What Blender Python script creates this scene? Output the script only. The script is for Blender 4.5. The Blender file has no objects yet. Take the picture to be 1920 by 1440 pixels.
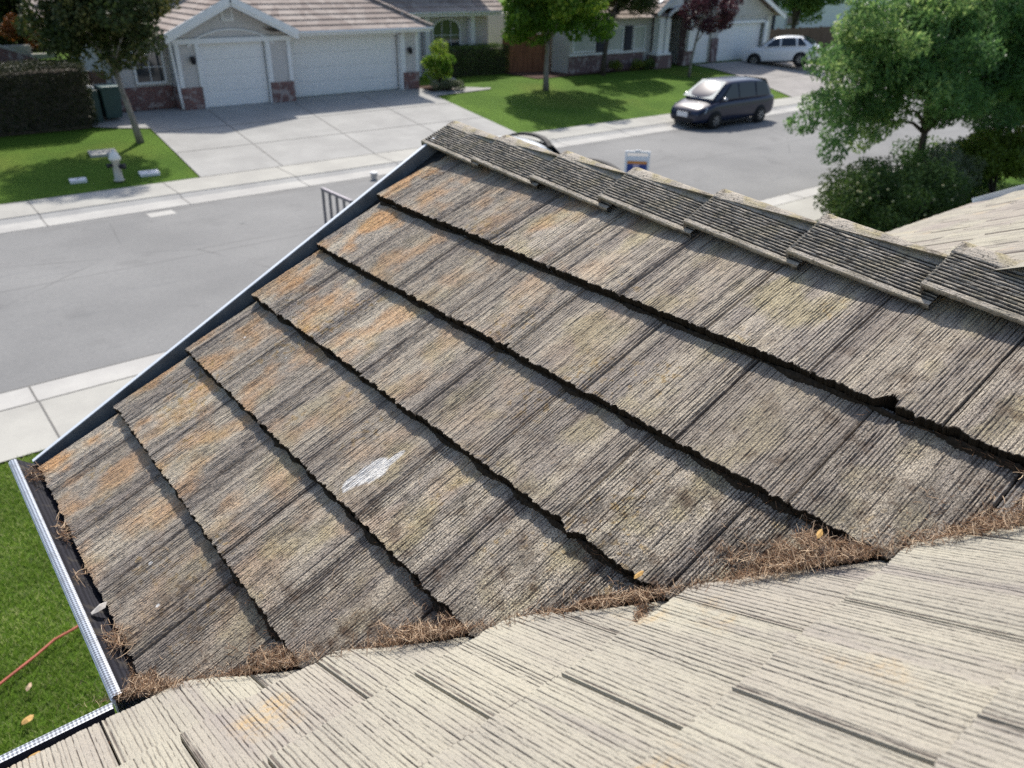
import bpy, math, random
import numpy as np
from mathutils import Vector, Matrix
rad = math.radians
sc = bpy.context.scene
# ------------------------------------------------------------------ camera
cam_d = bpy.data.cameras.new('camera'); cam = bpy.data.objects.new('camera', cam_d)
sc.collection.objects.link(cam); sc.camera = cam
YAW, PIT, ROL = rad(39.394), rad(27.885), rad(0.984)
fw = Vector((math.sin(YAW)*math.cos(PIT), math.cos(YAW)*math.cos(PIT), -math.sin(PIT)))
rt = Vector((math.cos(YAW), -math.sin(YAW), 0)); up = rt.cross(fw)
r2 = rt*math.cos(ROL)+up*math.sin(ROL); u2 = -rt*math.sin(ROL)+up*math.cos(ROL)
M = Matrix((r2, u2, -fw)).transposed().to_4x4(); M.translation = Vector((0, 0, 5.3))
cam.matrix_world = M
cam_d.sensor_width = 36.0; cam_d.lens = 36.0*1471.9/1920
cam_d.clip_start = 0.05; cam_d.clip_end = 900
cam_d.dof.use_dof = True; cam_d.dof.focus_distance = 2.1; cam_d.dof.aperture_fstop = 3.6
# ------------------------------------------------------------------ light
SUN = Vector((0.50, 0.74, 1.02)).normalized()
EL = math.asin(SUN.z); AZ = math.atan2(SUN.x, SUN.y)
w = bpy.data.worlds.new('World'); sc.world = w; w.use_nodes = True
nt = w.node_tree; bg = nt.nodes['Background']
sky = nt.nodes.new('ShaderNodeTexSky'); sky.sky_type = 'NISHITA'; sky.sun_disc = False
sky.sun_elevation = EL; sky.sun_rotation = AZ; sky.dust_density = 2.0; sky.air_density = 1.0
nt.links.new(sky.outputs[0], bg.inputs[0]); bg.inputs[1].default_value = 0.135
sl = bpy.data.lights.new('sun', 'SUN'); sl.energy = 4.1; sl.angle = rad(1.6); sl.color = (1.0, 0.95, 0.87)
so = bpy.data.objects.new('sun', sl); sc.collection.objects.link(so)
so.rotation_euler = SUN.to_track_quat('Z', 'Y').to_euler(); so.location = (30, 30, 40)
sc.view_settings.view_transform = 'Standard'; sc.view_settings.look = 'None'
sc.cycles.use_denoising = False; sc.cycles.use_adaptive_sampling = False
sc.view_settings.gamma = 1; sc.view_settings.exposure = 0.36
rng = np.random.default_rng(7); random.seed(7)
C = sc.collection
# ------------------------------------------------------------------ helpers
def tag(o, label=None, cat=None, group=None, kind=None):
    if label: o['label'] = label
    if cat: o['category'] = cat
    if group: o['group'] = group
    if kind: o['kind'] = kind
    return o
def empty(name, loc, rz=0.0, label=None, cat=None, group=None):
    o = bpy.data.objects.new(name, None); C.objects.link(o); o.location = loc; o.rotation_euler = (0, 0, rz)
    o.empty_display_size = 0.2
    return tag(o, label, cat, group)
class MB:
    def __init__(s): s.v = []; s.f = []; s.m = []; s.sm = []; s.st = []
    def add(s, vs, fs, mi=0, smooth=False):
        b = len(s.v); s.st.append((b, len(s.f))); s.v += [tuple(map(float, p)) for p in vs]
        for f in fs: s.f.append(tuple(b+i for i in f)); s.m.append(mi); s.sm.append(smooth)
        return s
    def box(s, x0, x1, y0, y1, z0, z1, mi=0):
        vs = [(x0,y0,z0),(x1,y0,z0),(x1,y1,z0),(x0,y1,z0),(x0,y0,z1),(x1,y0,z1),(x1,y1,z1),(x0,y1,z1)]
        return s.add(vs, [(0,3,2,1),(4,5,6,7),(0,1,5,4),(1,2,6,5),(2,3,7,6),(3,0,4,7)], mi)
    def prism(s, poly, y0, y1, mi=0):   # poly in xz, extruded along y
        n = len(poly); vs = [(x, y0, z) for x, z in poly]+[(x, y1, z) for x, z in poly]
        fs = [tuple(range(n)), tuple(range(2*n-1, n-1, -1))]+[(i, i+n, (i+1) % n+n, (i+1) % n) for i in range(n)]
        return s.add(vs, fs, mi)
    def bar(s, a, b, w, h, mi=0, upv=(0, 0, 1)):
        a = Vector(a); b = Vector(b); d = (b-a).normalized(); u = Vector(upv)
        sd = d.cross(u)
        if sd.length < 1e-4: sd = d.cross(Vector((1, 0, 0)))
        sd.normalize(); uu = sd.cross(d)
        vs = [p+sd*sx*w/2+uu*sz*h/2 for p in (a, b) for sx, sz in ((-1,-1),(1,-1),(1,1),(-1,1))]
        return s.add(vs, [(0,1,2,3),(7,6,5,4),(0,4,5,1),(1,5,6,2),(2,6,7,3),(3,7,4,0)], mi)
    def tube(s, pts, rs, n=8, mi=0, cap=True):
        pts = [Vector(p) for p in pts]; vs = []; pu = None
        for i, p in enumerate(pts):
            d = (pts[min(i+1, len(pts)-1)]-pts[max(i-1, 0)]).normalized()
            if pu is None: pu = d.orthogonal().normalized()
            sd = (pu-d*pu.dot(d)).normalized(); pu = sd; uu = d.cross(sd)
            r = rs[i] if hasattr(rs, '__len__') else rs
            vs += [p+(sd*math.cos(2*math.pi*k/n)+uu*math.sin(2*math.pi*k/n))*r for k in range(n)]
        fs = [(i*n+k, i*n+(k+1) % n, (i+1)*n+(k+1) % n, (i+1)*n+k) for i in range(len(pts)-1) for k in range(n)]
        if cap: fs += [tuple(range(n-1, -1, -1)), tuple((len(pts)-1)*n+k for k in range(n))]
        return s.add(vs, fs, mi, True)
    def lathe(s, c, prof, n=16, mi=0, axis='z'):
        vs = []
        for r, h in prof:
            for k in range(n):
                a = 2*math.pi*k/n; x, y = r*math.cos(a), r*math.sin(a)
                vs.append({'z': (c[0]+x, c[1]+y, c[2]+h), 'y': (c[0]+x, c[1]+h, c[2]+y), 'x': (c[0]+h, c[1]+x, c[2]+y)}[axis])
        m = len(prof)
        fs = [(i*n+k, i*n+(k+1) % n, (i+1)*n+(k+1) % n, (i+1)*n+k) for i in range(m-1) for k in range(n)]
        fs += [tuple(range(n-1, -1, -1)), tuple((m-1)*n+k for k in range(n))]
        return s.add(vs, fs, mi, True)
    def build(s, name, mats, parent=None, bevel=0, seg=2):
        me = bpy.data.meshes.new(name); me.from_pydata(s.v, [], s.f)
        for m in (mats if isinstance(mats, (list, tuple)) else [mats]): me.materials.append(m)
        me.polygons.foreach_set('material_index', s.m); me.polygons.foreach_set('use_smooth', s.sm)
        me.update()
        o = bpy.data.objects.new(name, me); C.objects.link(o)
        if parent: o.parent = parent
        if bevel:
            b = o.modifiers.new('b', 'BEVEL'); b.width = bevel; b.segments = seg; b.limit_method = 'ANGLE'; b.angle_limit = rad(35)
        return o
def build_each(s, name, mats, parent=None, bevel=0):
    # every primitive becomes a part of its own
    out = []; ends = s.st[1:]+[(len(s.v), len(s.f))]
    for (v0, f0), (v1, f1) in zip(s.st, ends):
        q = MB(); q.add(s.v[v0:v1], [tuple(i-v0 for i in f) for f in s.f[f0:f1]]); out.append(q.build(name, mats, parent, bevel))
    return out
def npmesh(name, V, F, mat, parent=None, smooth=False, attrs=None):
    V = np.asarray(V, np.float32); F = np.asarray(F, np.int32); k = F.shape[1]
    me = bpy.data.meshes.new(name); me.vertices.add(len(V)); me.vertices.foreach_set('co', V.ravel())
    me.loops.add(F.size); me.loops.foreach_set('vertex_index', F.ravel()); me.polygons.add(len(F))
    me.polygons.foreach_set('loop_start', np.arange(0, F.size, k, dtype=np.int32))
    me.polygons.foreach_set('loop_total', np.full(len(F), k, np.int32))
    me.polygons.foreach_set('use_smooth', np.full(len(F), smooth, bool))
    for n_, a in (attrs or {}).items():
        at = me.attributes.new(n_, 'FLOAT', 'POINT'); at.data.foreach_set('value', np.asarray(a, np.float32))
    me.materials.append(mat); me.update(calc_edges=True); me.validate()
    o = bpy.data.objects.new(name, me); C.objects.link(o)
    if parent: o.parent = parent
    return o
# ------------------------------------------------------------------ node helpers
class NG:
    def __init__(s, name, rough=0.8, spec=0.3, metal=0.0):
        s.mat = bpy.data.materials.new(name); s.mat.use_nodes = True; s.t = s.mat.node_tree
        s.b = s.t.nodes['Principled BSDF']; s.b.inputs['Roughness'].default_value = rough
        s.b.inputs['Specular IOR Level'].default_value = spec; s.b.inputs['Metallic'].default_value = metal
        s.tc = s.t.nodes.new('ShaderNodeTexCoord').outputs['Object']
    def L(s, a, b): s.t.links.new(a, b)
    def inp(s, sock, v):
        if isinstance(v, bpy.types.NodeSocket): s.L(v, sock)
        elif isinstance(v, (tuple, list)) and len(v) == 3 and sock.type == 'RGBA': sock.default_value = (*v, 1)
        else: sock.default_value = v
    def noise(s, scale, det=3, stretch=None, rough=0.5, off=None, vec=None):
        n = s.t.nodes.new('ShaderNodeTexNoise'); n.inputs['Scale'].default_value = scale
        n.inputs['Detail'].default_value = det; n.inputs['Roughness'].default_value = rough
        v = vec or s.tc
        if stretch or off:
            m = s.t.nodes.new('ShaderNodeMapping'); s.L(v, m.inputs[0])
            if stretch: m.inputs['Scale'].default_value = stretch
            if off: m.inputs['Location'].default_value = off
            v = m.outputs[0]
        s.L(v, n.inputs['Vector']); return n.outputs[0]
    def ramp(s, x, a, b, lo=0.0, hi=1.0):
        n = s.t.nodes.new('ShaderNodeMapRange'); n.inputs[1].default_value = a; n.inputs[2].default_value = b
        n.inputs[3].default_value = lo; n.inputs[4].default_value = hi; s.L(x, n.inputs[0]); return n.outputs[0]
    def math(s, op, a, b=0.0, c=None, clamp=False):
        n = s.t.nodes.new('ShaderNodeMath'); n.operation = op; n.use_clamp = clamp; s.inp(n.inputs[0], a); s.inp(n.inputs[1], b)
        if c is not None: s.inp(n.inputs[2], c)
        return n.outputs[0]
    def mix(s, f, a, b, mode='MIX'):
        n = s.t.nodes.new('ShaderNodeMix'); n.data_type = 'RGBA'; n.blend_type = mode
        s.inp(n.inputs[0], f); s.inp(n.inputs[6], a); s.inp(n.inputs[7], b); return n.outputs[2]
    def attr(s, name):
        n = s.t.nodes.new('ShaderNodeAttribute'); n.attribute_name = name; return n.outputs['Fac']
    def xyz(s):
        n = s.t.nodes.new('ShaderNodeSeparateXYZ'); s.L(s.tc, n.inputs[0]); return n.outputs
    def bump(s, h, dist, strength=1.0):
        n = s.t.nodes.new('ShaderNodeBump'); n.inputs['Distance'].default_value = dist; n.inputs['Strength'].default_value = strength
        s.L(h, n.inputs['Height']); s.L(n.outputs[0], s.b.inputs['Normal'])
    def col(s, c): s.inp(s.b.inputs['Base Color'], c); return s.mat
def simple(name, c, rough=0.7, var=0.12, scale=6.0, spec=0.3, metal=0.0, bump=0.0, bscale=60):
    g = NG(name, rough, spec, metal)
    c2 = tuple(x*(1-var*2) for x in c); n = g.noise(scale, 4)
    if bump: g.bump(g.noise(bscale, 3), bump)
    return g.col(g.mix(g.ramp(n, 0.3, 0.7), c2, c))
def emis_free(*a): pass
# ------------------------------------------------------------------ materials
def m_roof_dark():
    g = NG('weathered concrete tile', 0.92, 0.15); X = g.xyz()
    lat, d = X[0], X[1]; gr = g.attr('gr'); rn = g.attr('rnd'); vd = g.attr('vd')
    tv = g.attr('tv'); band = g.math('ADD', g.noise(1.0, 2, (12, 1.2, 1)), g.ramp(tv, .35, .95, .05, -.07)); streak = g.noise(1.0, 2, (300, 3.2, 1)); fine = g.noise(520, 3, rough=0.75)
    c = g.mix(g.ramp(band, 0.36, 0.62), (0.50, 0.435, 0.365), (0.76, 0.66, 0.51))
    c = g.mix(g.ramp(g.noise(1.0, 2, (17, 2.0, 1), off=(3, 1, 0)), 0.5, 0.72, 0, 0.45), c, (0.37, 0.31, 0.28))
    # orange lichen toward the rake, yellow green further in
    reg = g.ramp(lat, 0.3, 1.9, 1.0, 0.0)
    om = g.math('MULTIPLY', g.ramp(g.math('ADD', g.noise(1.0, 4, (8, 6.5, 1), off=(5, 2, 0)), g.ramp(tv, .3, .9, .07, -.14)), 0.475, 0.66), g.ramp(fine, 0.35, 0.6, 0.45, 1))
    c = g.mix(g.math('MULTIPLY', om, g.math('MULTIPLY', reg, 1.0), clamp=True), c, (0.86, 0.45, 0.16))
    ym = g.math('MULTIPLY', g.ramp(g.math('ADD', g.noise(1.0, 4, (7, 5.5, 1), off=(11, 8, 0)), g.ramp(tv, .3, .9, .05, -.12)), 0.52, 0.66), g.ramp(lat, 0.2, 1.4, 0.15, 0.42))
    c = g.mix(ym, c, (0.60, 0.50, 0.20))
    g1 = g.ramp(g.noise(1.0, 4, (4, 2.5, 1), off=(1, 18, 0)), 0.56, 0.62); g2 = g.ramp(g.noise(45, 3), 0.55, 0.6)
    c = g.mix(g.math('MULTIPLY', g.math('MULTIPLY', g1, g2), 0.55), c, (0.55, 0.33, 0.05))
    # dark pits and algae, denser toward the valley
    wet = g.ramp(vd, 0.0, 1.5, 1.0, 0.0); wet = g.math('MULTIPLY', wet, wet)
    th = g.math('MULTIPLY_ADD', wet, 0.10, 0.0)
    sp = g.math('ADD', g.noise(300, 3, (1, .7, 1), rough=0.7), th)
    c = g.mix(g.ramp(sp, 0.57, 0.62, 0, 0.88), c, (0.06, 0.052, 0.045))
    patch = g.math('ADD', g.noise(1.0, 5, (14, 7, 1), rough=0.7, off=(2, 7, 0)), g.math('MULTIPLY', wet, 0.13))
    c = g.mix(g.ramp(patch, 0.58, 0.72, 0, 0.62), c, (0.085, 0.075, 0.06))
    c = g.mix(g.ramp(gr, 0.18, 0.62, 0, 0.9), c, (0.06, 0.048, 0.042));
    c = g.mix(g.ramp(g.math('ADD', streak, g.ramp(tv, .2, 1, -.05, .02)), 0.53, 0.58, 0, 0.42), c, (0.075, 0.058, 0.055))
    c = g.mix(g.ramp(fine, 0.58, 0.68, 0, 0.8), c, (0.92, 0.86, 0.76))
    c = g.mix(g.ramp(rn, 0, 1, 0.0, 0.5), c, (0.30, 0.255, 0.21))
    br_ = g.math('MULTIPLY', g.ramp(g.noise(1.0, 5, (9, 9, 1), rough=.75, off=(20, 2, 0)), .52, .66), g.ramp(vd, 0, 1.3, .9, 0)); c = g.mix(br_, c, (0.10, 0.062, 0.04))
    # white dropping smear and a pale lichen crust
    def blob(cx, cy, rx, ry, sk=0.0):
        dx = g.math('ADD', lat, -cx); dy = g.math('ADD', d, -cy)
        dx = g.math('ADD', dx, g.math('MULTIPLY', dy, sk))
        a = g.math('DIVIDE', dx, rx); b = g.math('DIVIDE', dy, ry)
        q = g.math('ADD', g.math('MULTIPLY', a, a), g.math('MULTIPLY', b, b))
        q = g.math('ADD', q, g.math('MULTIPLY_ADD', g.noise(1.0, 4, (160, 28, 1), rough=.7), 2.6, -1.3))
        return g.ramp(q, 0.8, 1.1, 1, 0)
    for cx, cy, rx, ry, sk, k in SMEARS:
        c = g.mix(g.math('MULTIPLY', blob(cx, cy, rx, ry, sk), g.math('MULTIPLY', g.math('MULTIPLY', g.ramp(gr, 0.2, 0.6, 1, 0.15), g.ramp(g.noise(260, 3, rough=.7), .42, .5, .85, 1)), k)), c, (0.84, 0.82, 0.78))
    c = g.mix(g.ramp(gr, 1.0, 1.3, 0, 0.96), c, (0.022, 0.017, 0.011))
    h = g.math('ADD', g.math('MULTIPLY', g.noise(330, 4, (1, .6, 1), rough=0.75), 1.0), g.math('MULTIPLY', streak, 0.6))
    g.bump(h, 0.006, 0.9)
    return g.col(c)
def m_roof_light(name, tint=1.0, pink=0.0):
    g = NG(name, 0.9, 0.15); gr = g.attr('gr'); rn = g.attr('rnd')
    fine = g.noise(380, 3, rough=0.7)
    a = (0.46*tint, 0.43*tint, 0.345*tint); b = (0.385*tint, 0.355*tint, 0.298*tint)
    c = g.mix(g.ramp(g.noise(1.0, 3, (5, 2, 1)), 0.38, 0.62), b, a)
    c = g.mix(g.ramp(g.noise(1.0, 3, (11, 1.3, 1), off=(4, 4, 0)), 0.56, 0.70, 0, 0.7), c, (0.30*tint, 0.265*tint, 0.25*tint))
    c = g.mix(g.ramp(rn, 0.45, 1, 0.0, 0.4 + pink), c, (0.37*tint, 0.325*tint, 0.29*tint))
    om = g.math('MULTIPLY', g.ramp(g.noise(1.0, 4, (4.2, 3.4, 1), off=(9, 1.5, 0)), 0.62, 0.72), g.ramp(g.noise(60, 4, rough=.75), 0.45, 0.58, 0.1, 0.62))
    c = g.mix(om, c, (0.55, 0.37, 0.16))
    c = g.mix(g.ramp(g.noise(230, 4, (1, .8, 1), rough=0.75), 0.57, 0.64, 0, 0.55), c, (0.16, 0.14, 0.12))
    c = g.mix(g.ramp(g.noise(20, 5, rough=0.8), 0.66, 0.70, 0, 0.5), c, (0.12, 0.11, 0.10))
    c = g.mix(g.ramp(gr, 0.2, 0.65, 0, 0.82), c, (0.10, 0.08, 0.072))
    c = g.mix(g.ramp(fine, 0.62, 0.74, 0, 0.6), c, (0.64, 0.60, 0.51))
    g.bump(g.math('ADD', g.noise(260, 4, rough=0.75), g.math('MULTIPLY', g.noise(70, 3), 0.8)), 0.0035, 0.75)
    return g.col(c)
def m_cap():
    g = NG('ridge cap concrete', 0.9, 0.15); gr = g.attr('gr'); rn = g.attr('rnd')
    c = g.mix(g.ramp(g.noise(9, 4), 0.4, 0.62), (0.50, 0.445, 0.37), (0.34, 0.305, 0.255))
    c = g.mix(g.math('MULTIPLY', g.ramp(g.noise(16, 4, off=(3, 3, 3)), 0.52, 0.64), g.ramp(g.attr('top'), 0, 1, 0.15, 0.6)), c, (0.38, 0.32, 0.15))
    c = g.mix(g.ramp(g.noise(170, 4, rough=0.75), 0.54, 0.62, 0, 0.8), c, (0.05, 0.045, 0.04))
    c = g.mix(g.ramp(gr, 0.15, 0.5, 0, 0.94), c, (0.035, 0.03, 0.026))
    c = g.mix(g.ramp(g.noise(14, 5, rough=0.7, off=(7, 1, 2)), 0.58, 0.66, 0, 0.7), c, (0.07, 0.055, 0.04))
    c = g.mix(g.ramp(g.noise(300, 3, rough=0.7), 0.60, 0.70, 0, 0.7), c, (0.62, 0.58, 0.48))
    g.bump(g.noise(220, 4, rough=0.75), 0.004, 0.8)
    return g.col(c)
# local (lateral, upslope) centres for white marks on the dark slope: filled after geometry numbers below
SMEARS = [(1.345, 0.80, 0.040, 0.062, -.10, 1.0), (1.325, 0.735, 0.022, 0.04, 0, 1.0), (1.36, .87, .014, .04, 0, .9), (2.735, 1.62, 0.035, 0.045, 0, 0.25),
          (0.95, 0.14, .006, .008, 0, 1), (1.13, 0.10, .005, .007, 0, 1), (0.25, 0.86, .005, .006, 0, 1), (0.55, 0.9, .005, .005, 0, 1)]
MT = {}
MT['r1'] = m_roof_dark(); MT['r2'] = m_roof_light('pale concrete tile'); MT['r3'] = m_roof_light('sandy concrete tile', 0.9, 0.5)
MT['cap'] = m_cap()
MT['white'] = simple('white trim paint', (0.78, 0.79, 0.80), 0.5, 0.03)
MT['siding'] = simple('pale stucco', (0.56, 0.54, 0.53), 0.85, 0.05, bump=0.004)
MT['siding2'] = simple('beige stucco', (0.50, 0.49, 0.46), 0.85, 0.06, bump=0.004)
MT['door'] = simple('garage door paint', (0.80, 0.80, 0.80), 0.5, 0.03)
MT['metal'] = simple('slate grey metal flashing', (0.16, 0.185, 0.205), 0.6, 0.2, 14, 0.35, 0.0)
MT['gutter'] = simple('white gutter metal', (0.74, 0.78, 0.82), 0.4, 0.06, 8, 0.5, 0.1)
MT['black'] = simple('black rubber', (0.02, 0.02, 0.022), 0.7, 0.1)
MT['darkmetal'] = simple('grey steel tube', (0.24, 0.225, 0.26), 0.5, 0.15, 5, 0.5, 0.4)
MT['glass'] = simple('window glass', (0.03, 0.04, 0.05), 0.05, 0.1, 1, 0.8)
MT['blind'] = simple('pale window blind', (0.42, 0.46, 0.44), 0.3, 0.1, 1, 0.6)
MT['shutter'] = simple('dark shutter paint', (0.035, 0.04, 0.06), 0.6, 0.1)
MT['lamp'] = simple('black lantern metal', (0.03, 0.03, 0.035), 0.5, 0.1)
MT['fence'] = None
def m_mesh():
    g = NG('gutter guard mesh', 0.7, 0.15, 0.0)
    v = g.t.nodes.new('ShaderNodeTexChecker'); v.inputs['Scale'].default_value = 330
    mp = g.t.nodes.new('ShaderNodeMapping'); mp.inputs['Rotation'].default_value = (0, 0, rad(45)); g.L(g.tc, mp.inputs[0]); g.L(mp.outputs[0], v.inputs[0])
    c = g.mix(v.outputs[1], (0.006, 0.006, 0.009), (0.035, 0.035, 0.045))
    c = g.mix(g.ramp(g.noise(18, 4), 0.55, 0.7, 0, 0.4), c, (0.14, 0.12, 0.09))
    return g.col(c)
MT['mesh'] = m_mesh()
def m_lip():
    g = NG('perforated metal lip', 0.35, 0.5, 0.5)
    v = g.t.nodes.new('ShaderNodeTexChecker'); v.inputs['Scale'].default_value = 150
    mp = g.t.nodes.new('ShaderNodeMapping'); mp.inputs['Rotation'].default_value = (0, 0, rad(45)); g.L(g.tc, mp.inputs[0]); g.L(mp.outputs[0], v.inputs[0])
    return g.col(g.mix(v.outputs[1], (0.20, 0.21, 0.23), g.mix(g.ramp(g.noise(25, 4), .5, .65, 0, .5), (0.66, 0.70, 0.74), (.36, .35, .32))))
MT['lip'] = m_lip()
def m_brick(name, c1, c2, mortar, sx=1.0):
    g = NG(name, 0.9, 0.15); b = g.t.nodes.new('ShaderNodeTexBrick'); mp = g.t.nodes.new('ShaderNodeMapping')
    mp.inputs['Rotation'].default_value = (rad(90), 0, 0); g.L(g.tc, mp.inputs[0]); g.L(mp.outputs[0], b.inputs[0])
    b.inputs['Scale'].default_value = 1; b.inputs['Brick Width'].default_value = .22; b.inputs['Row Height'].default_value = .075
    b.inputs['Mortar Size'].default_value = .008
    for i, c in ((1, c1), (2, c2), (3, mortar)): b.inputs[i].default_value = (*c, 1)
    c = g.mix(g.ramp(g.noise(4, 4), 0.54, 0.62, 0, 0.75), b.outputs[0], (0.38, 0.34, 0.33))
    return g.col(c)
MT['brick'] = m_brick('red used brick', (0.20, 0.085, 0.075), (0.13, 0.06, 0.06), (0.28, 0.25, 0.24))
MT['brick2'] = m_brick('brown brick', (0.17, 0.10, 0.10), (0.12, 0.075, 0.08), (0.22, 0.19, 0.19))
def m_asphalt():
    g = NG('asphalt', 0.85, 0.25)
    c = g.mix(g.ramp(g.noise(0.35, 4), 0.35, 0.65), (0.185, 0.185, 0.183), (0.24, 0.239, 0.234))
    c = g.mix(g.ramp(g.noise(14, 5, rough=0.8), 0.45, 0.7, 0, 0.5), c, (0.15, 0.152, 0.155)); c = g.mix(g.ramp(g.noise(.9, 4, off=(17, 3, 0)), .6, .72, 0, .35), c, (0.11, 0.11, 0.11))
    c = g.mix(g.ramp(g.noise(70, 2), 0.55, 0.75, 0, 0.4), c, (0.40, 0.40, 0.40))
    c = g.mix(g.ramp(g.noise(1.0, 5, (0.25, 1.6, 1), off=(4, 0, 0), rough=.7), 0.60, 0.66, 0, 0.3), c, (0.15, 0.155, 0.16))
    c = g.mix(g.ramp(g.noise(1.2, 2, off=(40, 1, 0)), 0.76, 0.80, 0, 0.6), c, (0.08, 0.09, 0.09))
    vo = g.t.nodes.new('ShaderNodeTexVoronoi'); vo.feature = 'DISTANCE_TO_EDGE'; vo.inputs['Scale'].default_value = .22
    wv = g.t.nodes.new('ShaderNodeMapping'); n3 = g.t.nodes.new('ShaderNodeTexNoise'); n3.inputs['Scale'].default_value = 1.5; n3.inputs['Detail'].default_value = 5; g.L(g.tc, n3.inputs[0])
    g.L(g.mix(0.06, g.tc, n3.outputs[1], 'ADD'), vo.inputs[0])
    ck = g.math('MULTIPLY', g.ramp(vo.outputs[0], 0.0, 0.0045, 1, 0), g.ramp(g.noise(.4, 2, off=(8, 8, 0)), .46, .56))
    c = g.mix(g.math('MULTIPLY', ck, .55), c, (0.07, 0.07, 0.07))
    yy = g.xyz()[1]
    c = g.mix(g.math('MULTIPLY', g.ramp(g.math('ABSOLUTE', g.math('ADD', yy, -19.8)), .0, .35, .35, 0), g.ramp(g.noise(2, 5, (.4, 2, 1)), .4, .6)), c, (0.10, 0.095, 0.09))
    c = g.mix(g.math('MULTIPLY', g.ramp(g.math('ABSOLUTE', g.math('ADD', yy, -15.9)), .0, .05, .5, 0), 1.0), c, (0.12, 0.12, 0.12))
    g.bump(g.noise(90, 3), 0.006, 0.6); return g.col(c)
MT['asphalt'] = m_asphalt()
def m_conc(name, a, b, spk=0.3):
    g = NG(name, 0.88, 0.2)
    c = g.mix(g.ramp(g.noise(0.8, 5, rough=.65), 0.38, 0.64), b, a)
    c = g.mix(g.ramp(g.noise(30, 4, rough=.8), 0.5, 0.7, 0, spk), c, tuple(x*0.6 for x in a))
    c = g.mix(g.ramp(g.noise(3, 6, off=(3, 9, 0), rough=.75), 0.6, 0.7, 0, 0.25), c, tuple(x*0.65 for x in b))
    g.bump(g.noise(120, 2), 0.003, 0.5); return g.col(c)
MT['conc'] = m_conc('sidewalk concrete', (0.44, 0.43, 0.39), (0.37, 0.36, 0.33), 0.15)
MT['curb'] = m_conc('curb concrete', (0.48, 0.47, 0.44), (0.40, 0.39, 0.37), 0.12)
MT['drive'] = m_conc('driveway exposed aggregate', (0.40, 0.395, 0.375), (0.33, 0.325, 0.31), 0.35)
MT['drive2'] = m_conc('grey driveway concrete', (0.36, 0.34, 0.32), (0.28, 0.265, 0.25), 0.2)
MT['joint'] = simple('joint', (0.17, 0.165, 0.155), 0.9)
def m_lawn():
    g = NG('lawn grass', 0.9, 0.1)
    c = g.mix(g.ramp(g.noise(0.5, 4), 0.35, 0.65), (0.085, 0.17, 0.018), (0.13, 0.235, 0.028))
    c = g.mix(g.ramp(g.noise(0.22, 3, off=(9, 3, 0)), 0.52, 0.68, 0, 0.7), c, (0.20, 0.24, 0.04))
    c = g.mix(g.ramp(g.noise(28, 4, rough=.8), 0.42, 0.62, 0, 0.75), c, (0.02, 0.05, 0.006))
    c = g.mix(g.ramp(g.noise(60, 2, off=(5, 5, 5)), 0.58, 0.72, 0, 0.6), c, (0.16, 0.25, 0.05))
    g.bump(g.noise(45, 4, rough=.8), 0.05, 0.8); return g.col(c)
MT['lawn'] = m_lawn()
def m_leaf(name, a, b, c3=None, trans=0.45, rough=0.5):
    g = NG(name, rough, 0.35); rn = g.attr('rnd')
    c = g.mix(rn, a, b)
    if c3: c = g.mix(g.ramp(rn, 0.62, 0.9), c, c3)
    c = g.mix(g.ramp(g.noise(1.1, 3), 0.35, 0.65, 0, 0.6), c, tuple(x*0.55 for x in a))
    g.col(c)
    tr = g.t.nodes.new('ShaderNodeBsdfTranslucent'); g.inp(tr.inputs[0], c)
    mx = g.t.nodes.new('ShaderNodeMixShader'); mx.inputs[0].default_value = trans
    out = g.t.nodes['Material Output']; g.L(g.b.outputs[0], mx.inputs[1]); g.L(tr.outputs[0], mx.inputs[2]); g.L(mx.outputs[0], out.inputs[0])
    return g.mat
def m_bark(name, c):
    g = NG(name, 0.9, 0.1); n = g.noise(1, 5, (22, 22, 4), rough=.7); g.bump(n, 0.03, .8)
    return g.col(g.mix(g.ramp(n, 0.4, 0.6), tuple(x*.55 for x in c), c))
MT['bark'] = m_bark('grey bark', (0.30, 0.27, 0.24)); MT['bark2'] = m_bark('dark bark', (0.10, 0.085, 0.07))
def m_wood(name, a, b):
    g = NG(name, 0.85, 0.15); n = g.noise(1, 3, (7, 7, 0.6)); n2 = g.noise(1, 4, (40, 40, 1.5))
    c = g.mix(g.ramp(n, .4, .6), a, b); return g.col(g.mix(g.ramp(n2, .5, .7, 0, .5), c, tuple(x*.5 for x in a)))
MT['fence'] = m_wood('redwood fence boards', (0.17, 0.075, 0.045), (0.26, 0.12, 0.07))
MT['fence2'] = m_wood('brown fence boards', (0.16, 0.10, 0.075), (0.20, 0.13, 0.10))
def m_farroof():
    g = NG('far tile roof', 0.9, 0.15)
    b = g.t.nodes.new('ShaderNodeTexVoronoi'); b.inputs['Scale'].default_value = 1
    mp = g.t.nodes.new('ShaderNodeMapping'); mp.inputs['Scale'].default_value = (3.0, 1.5, 1.5); g.L(g.tc, mp.inputs[0]); g.L(mp.outputs[0], b.inputs[0])
    s = g.t.nodes.new('ShaderNodeSeparateColor'); g.L(b.outputs['Color'], s.inputs[0])
    c = g.mix(s.outputs[0], (0.30, 0.245, 0.215), (0.44, 0.38, 0.335))
    c = g.mix(g.ramp(g.noise(9, 4), .45, .7, 0, .5), c, (0.24, 0.20, 0.18)); return g.col(c)
MT['farroof'] = m_farroof()

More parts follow.
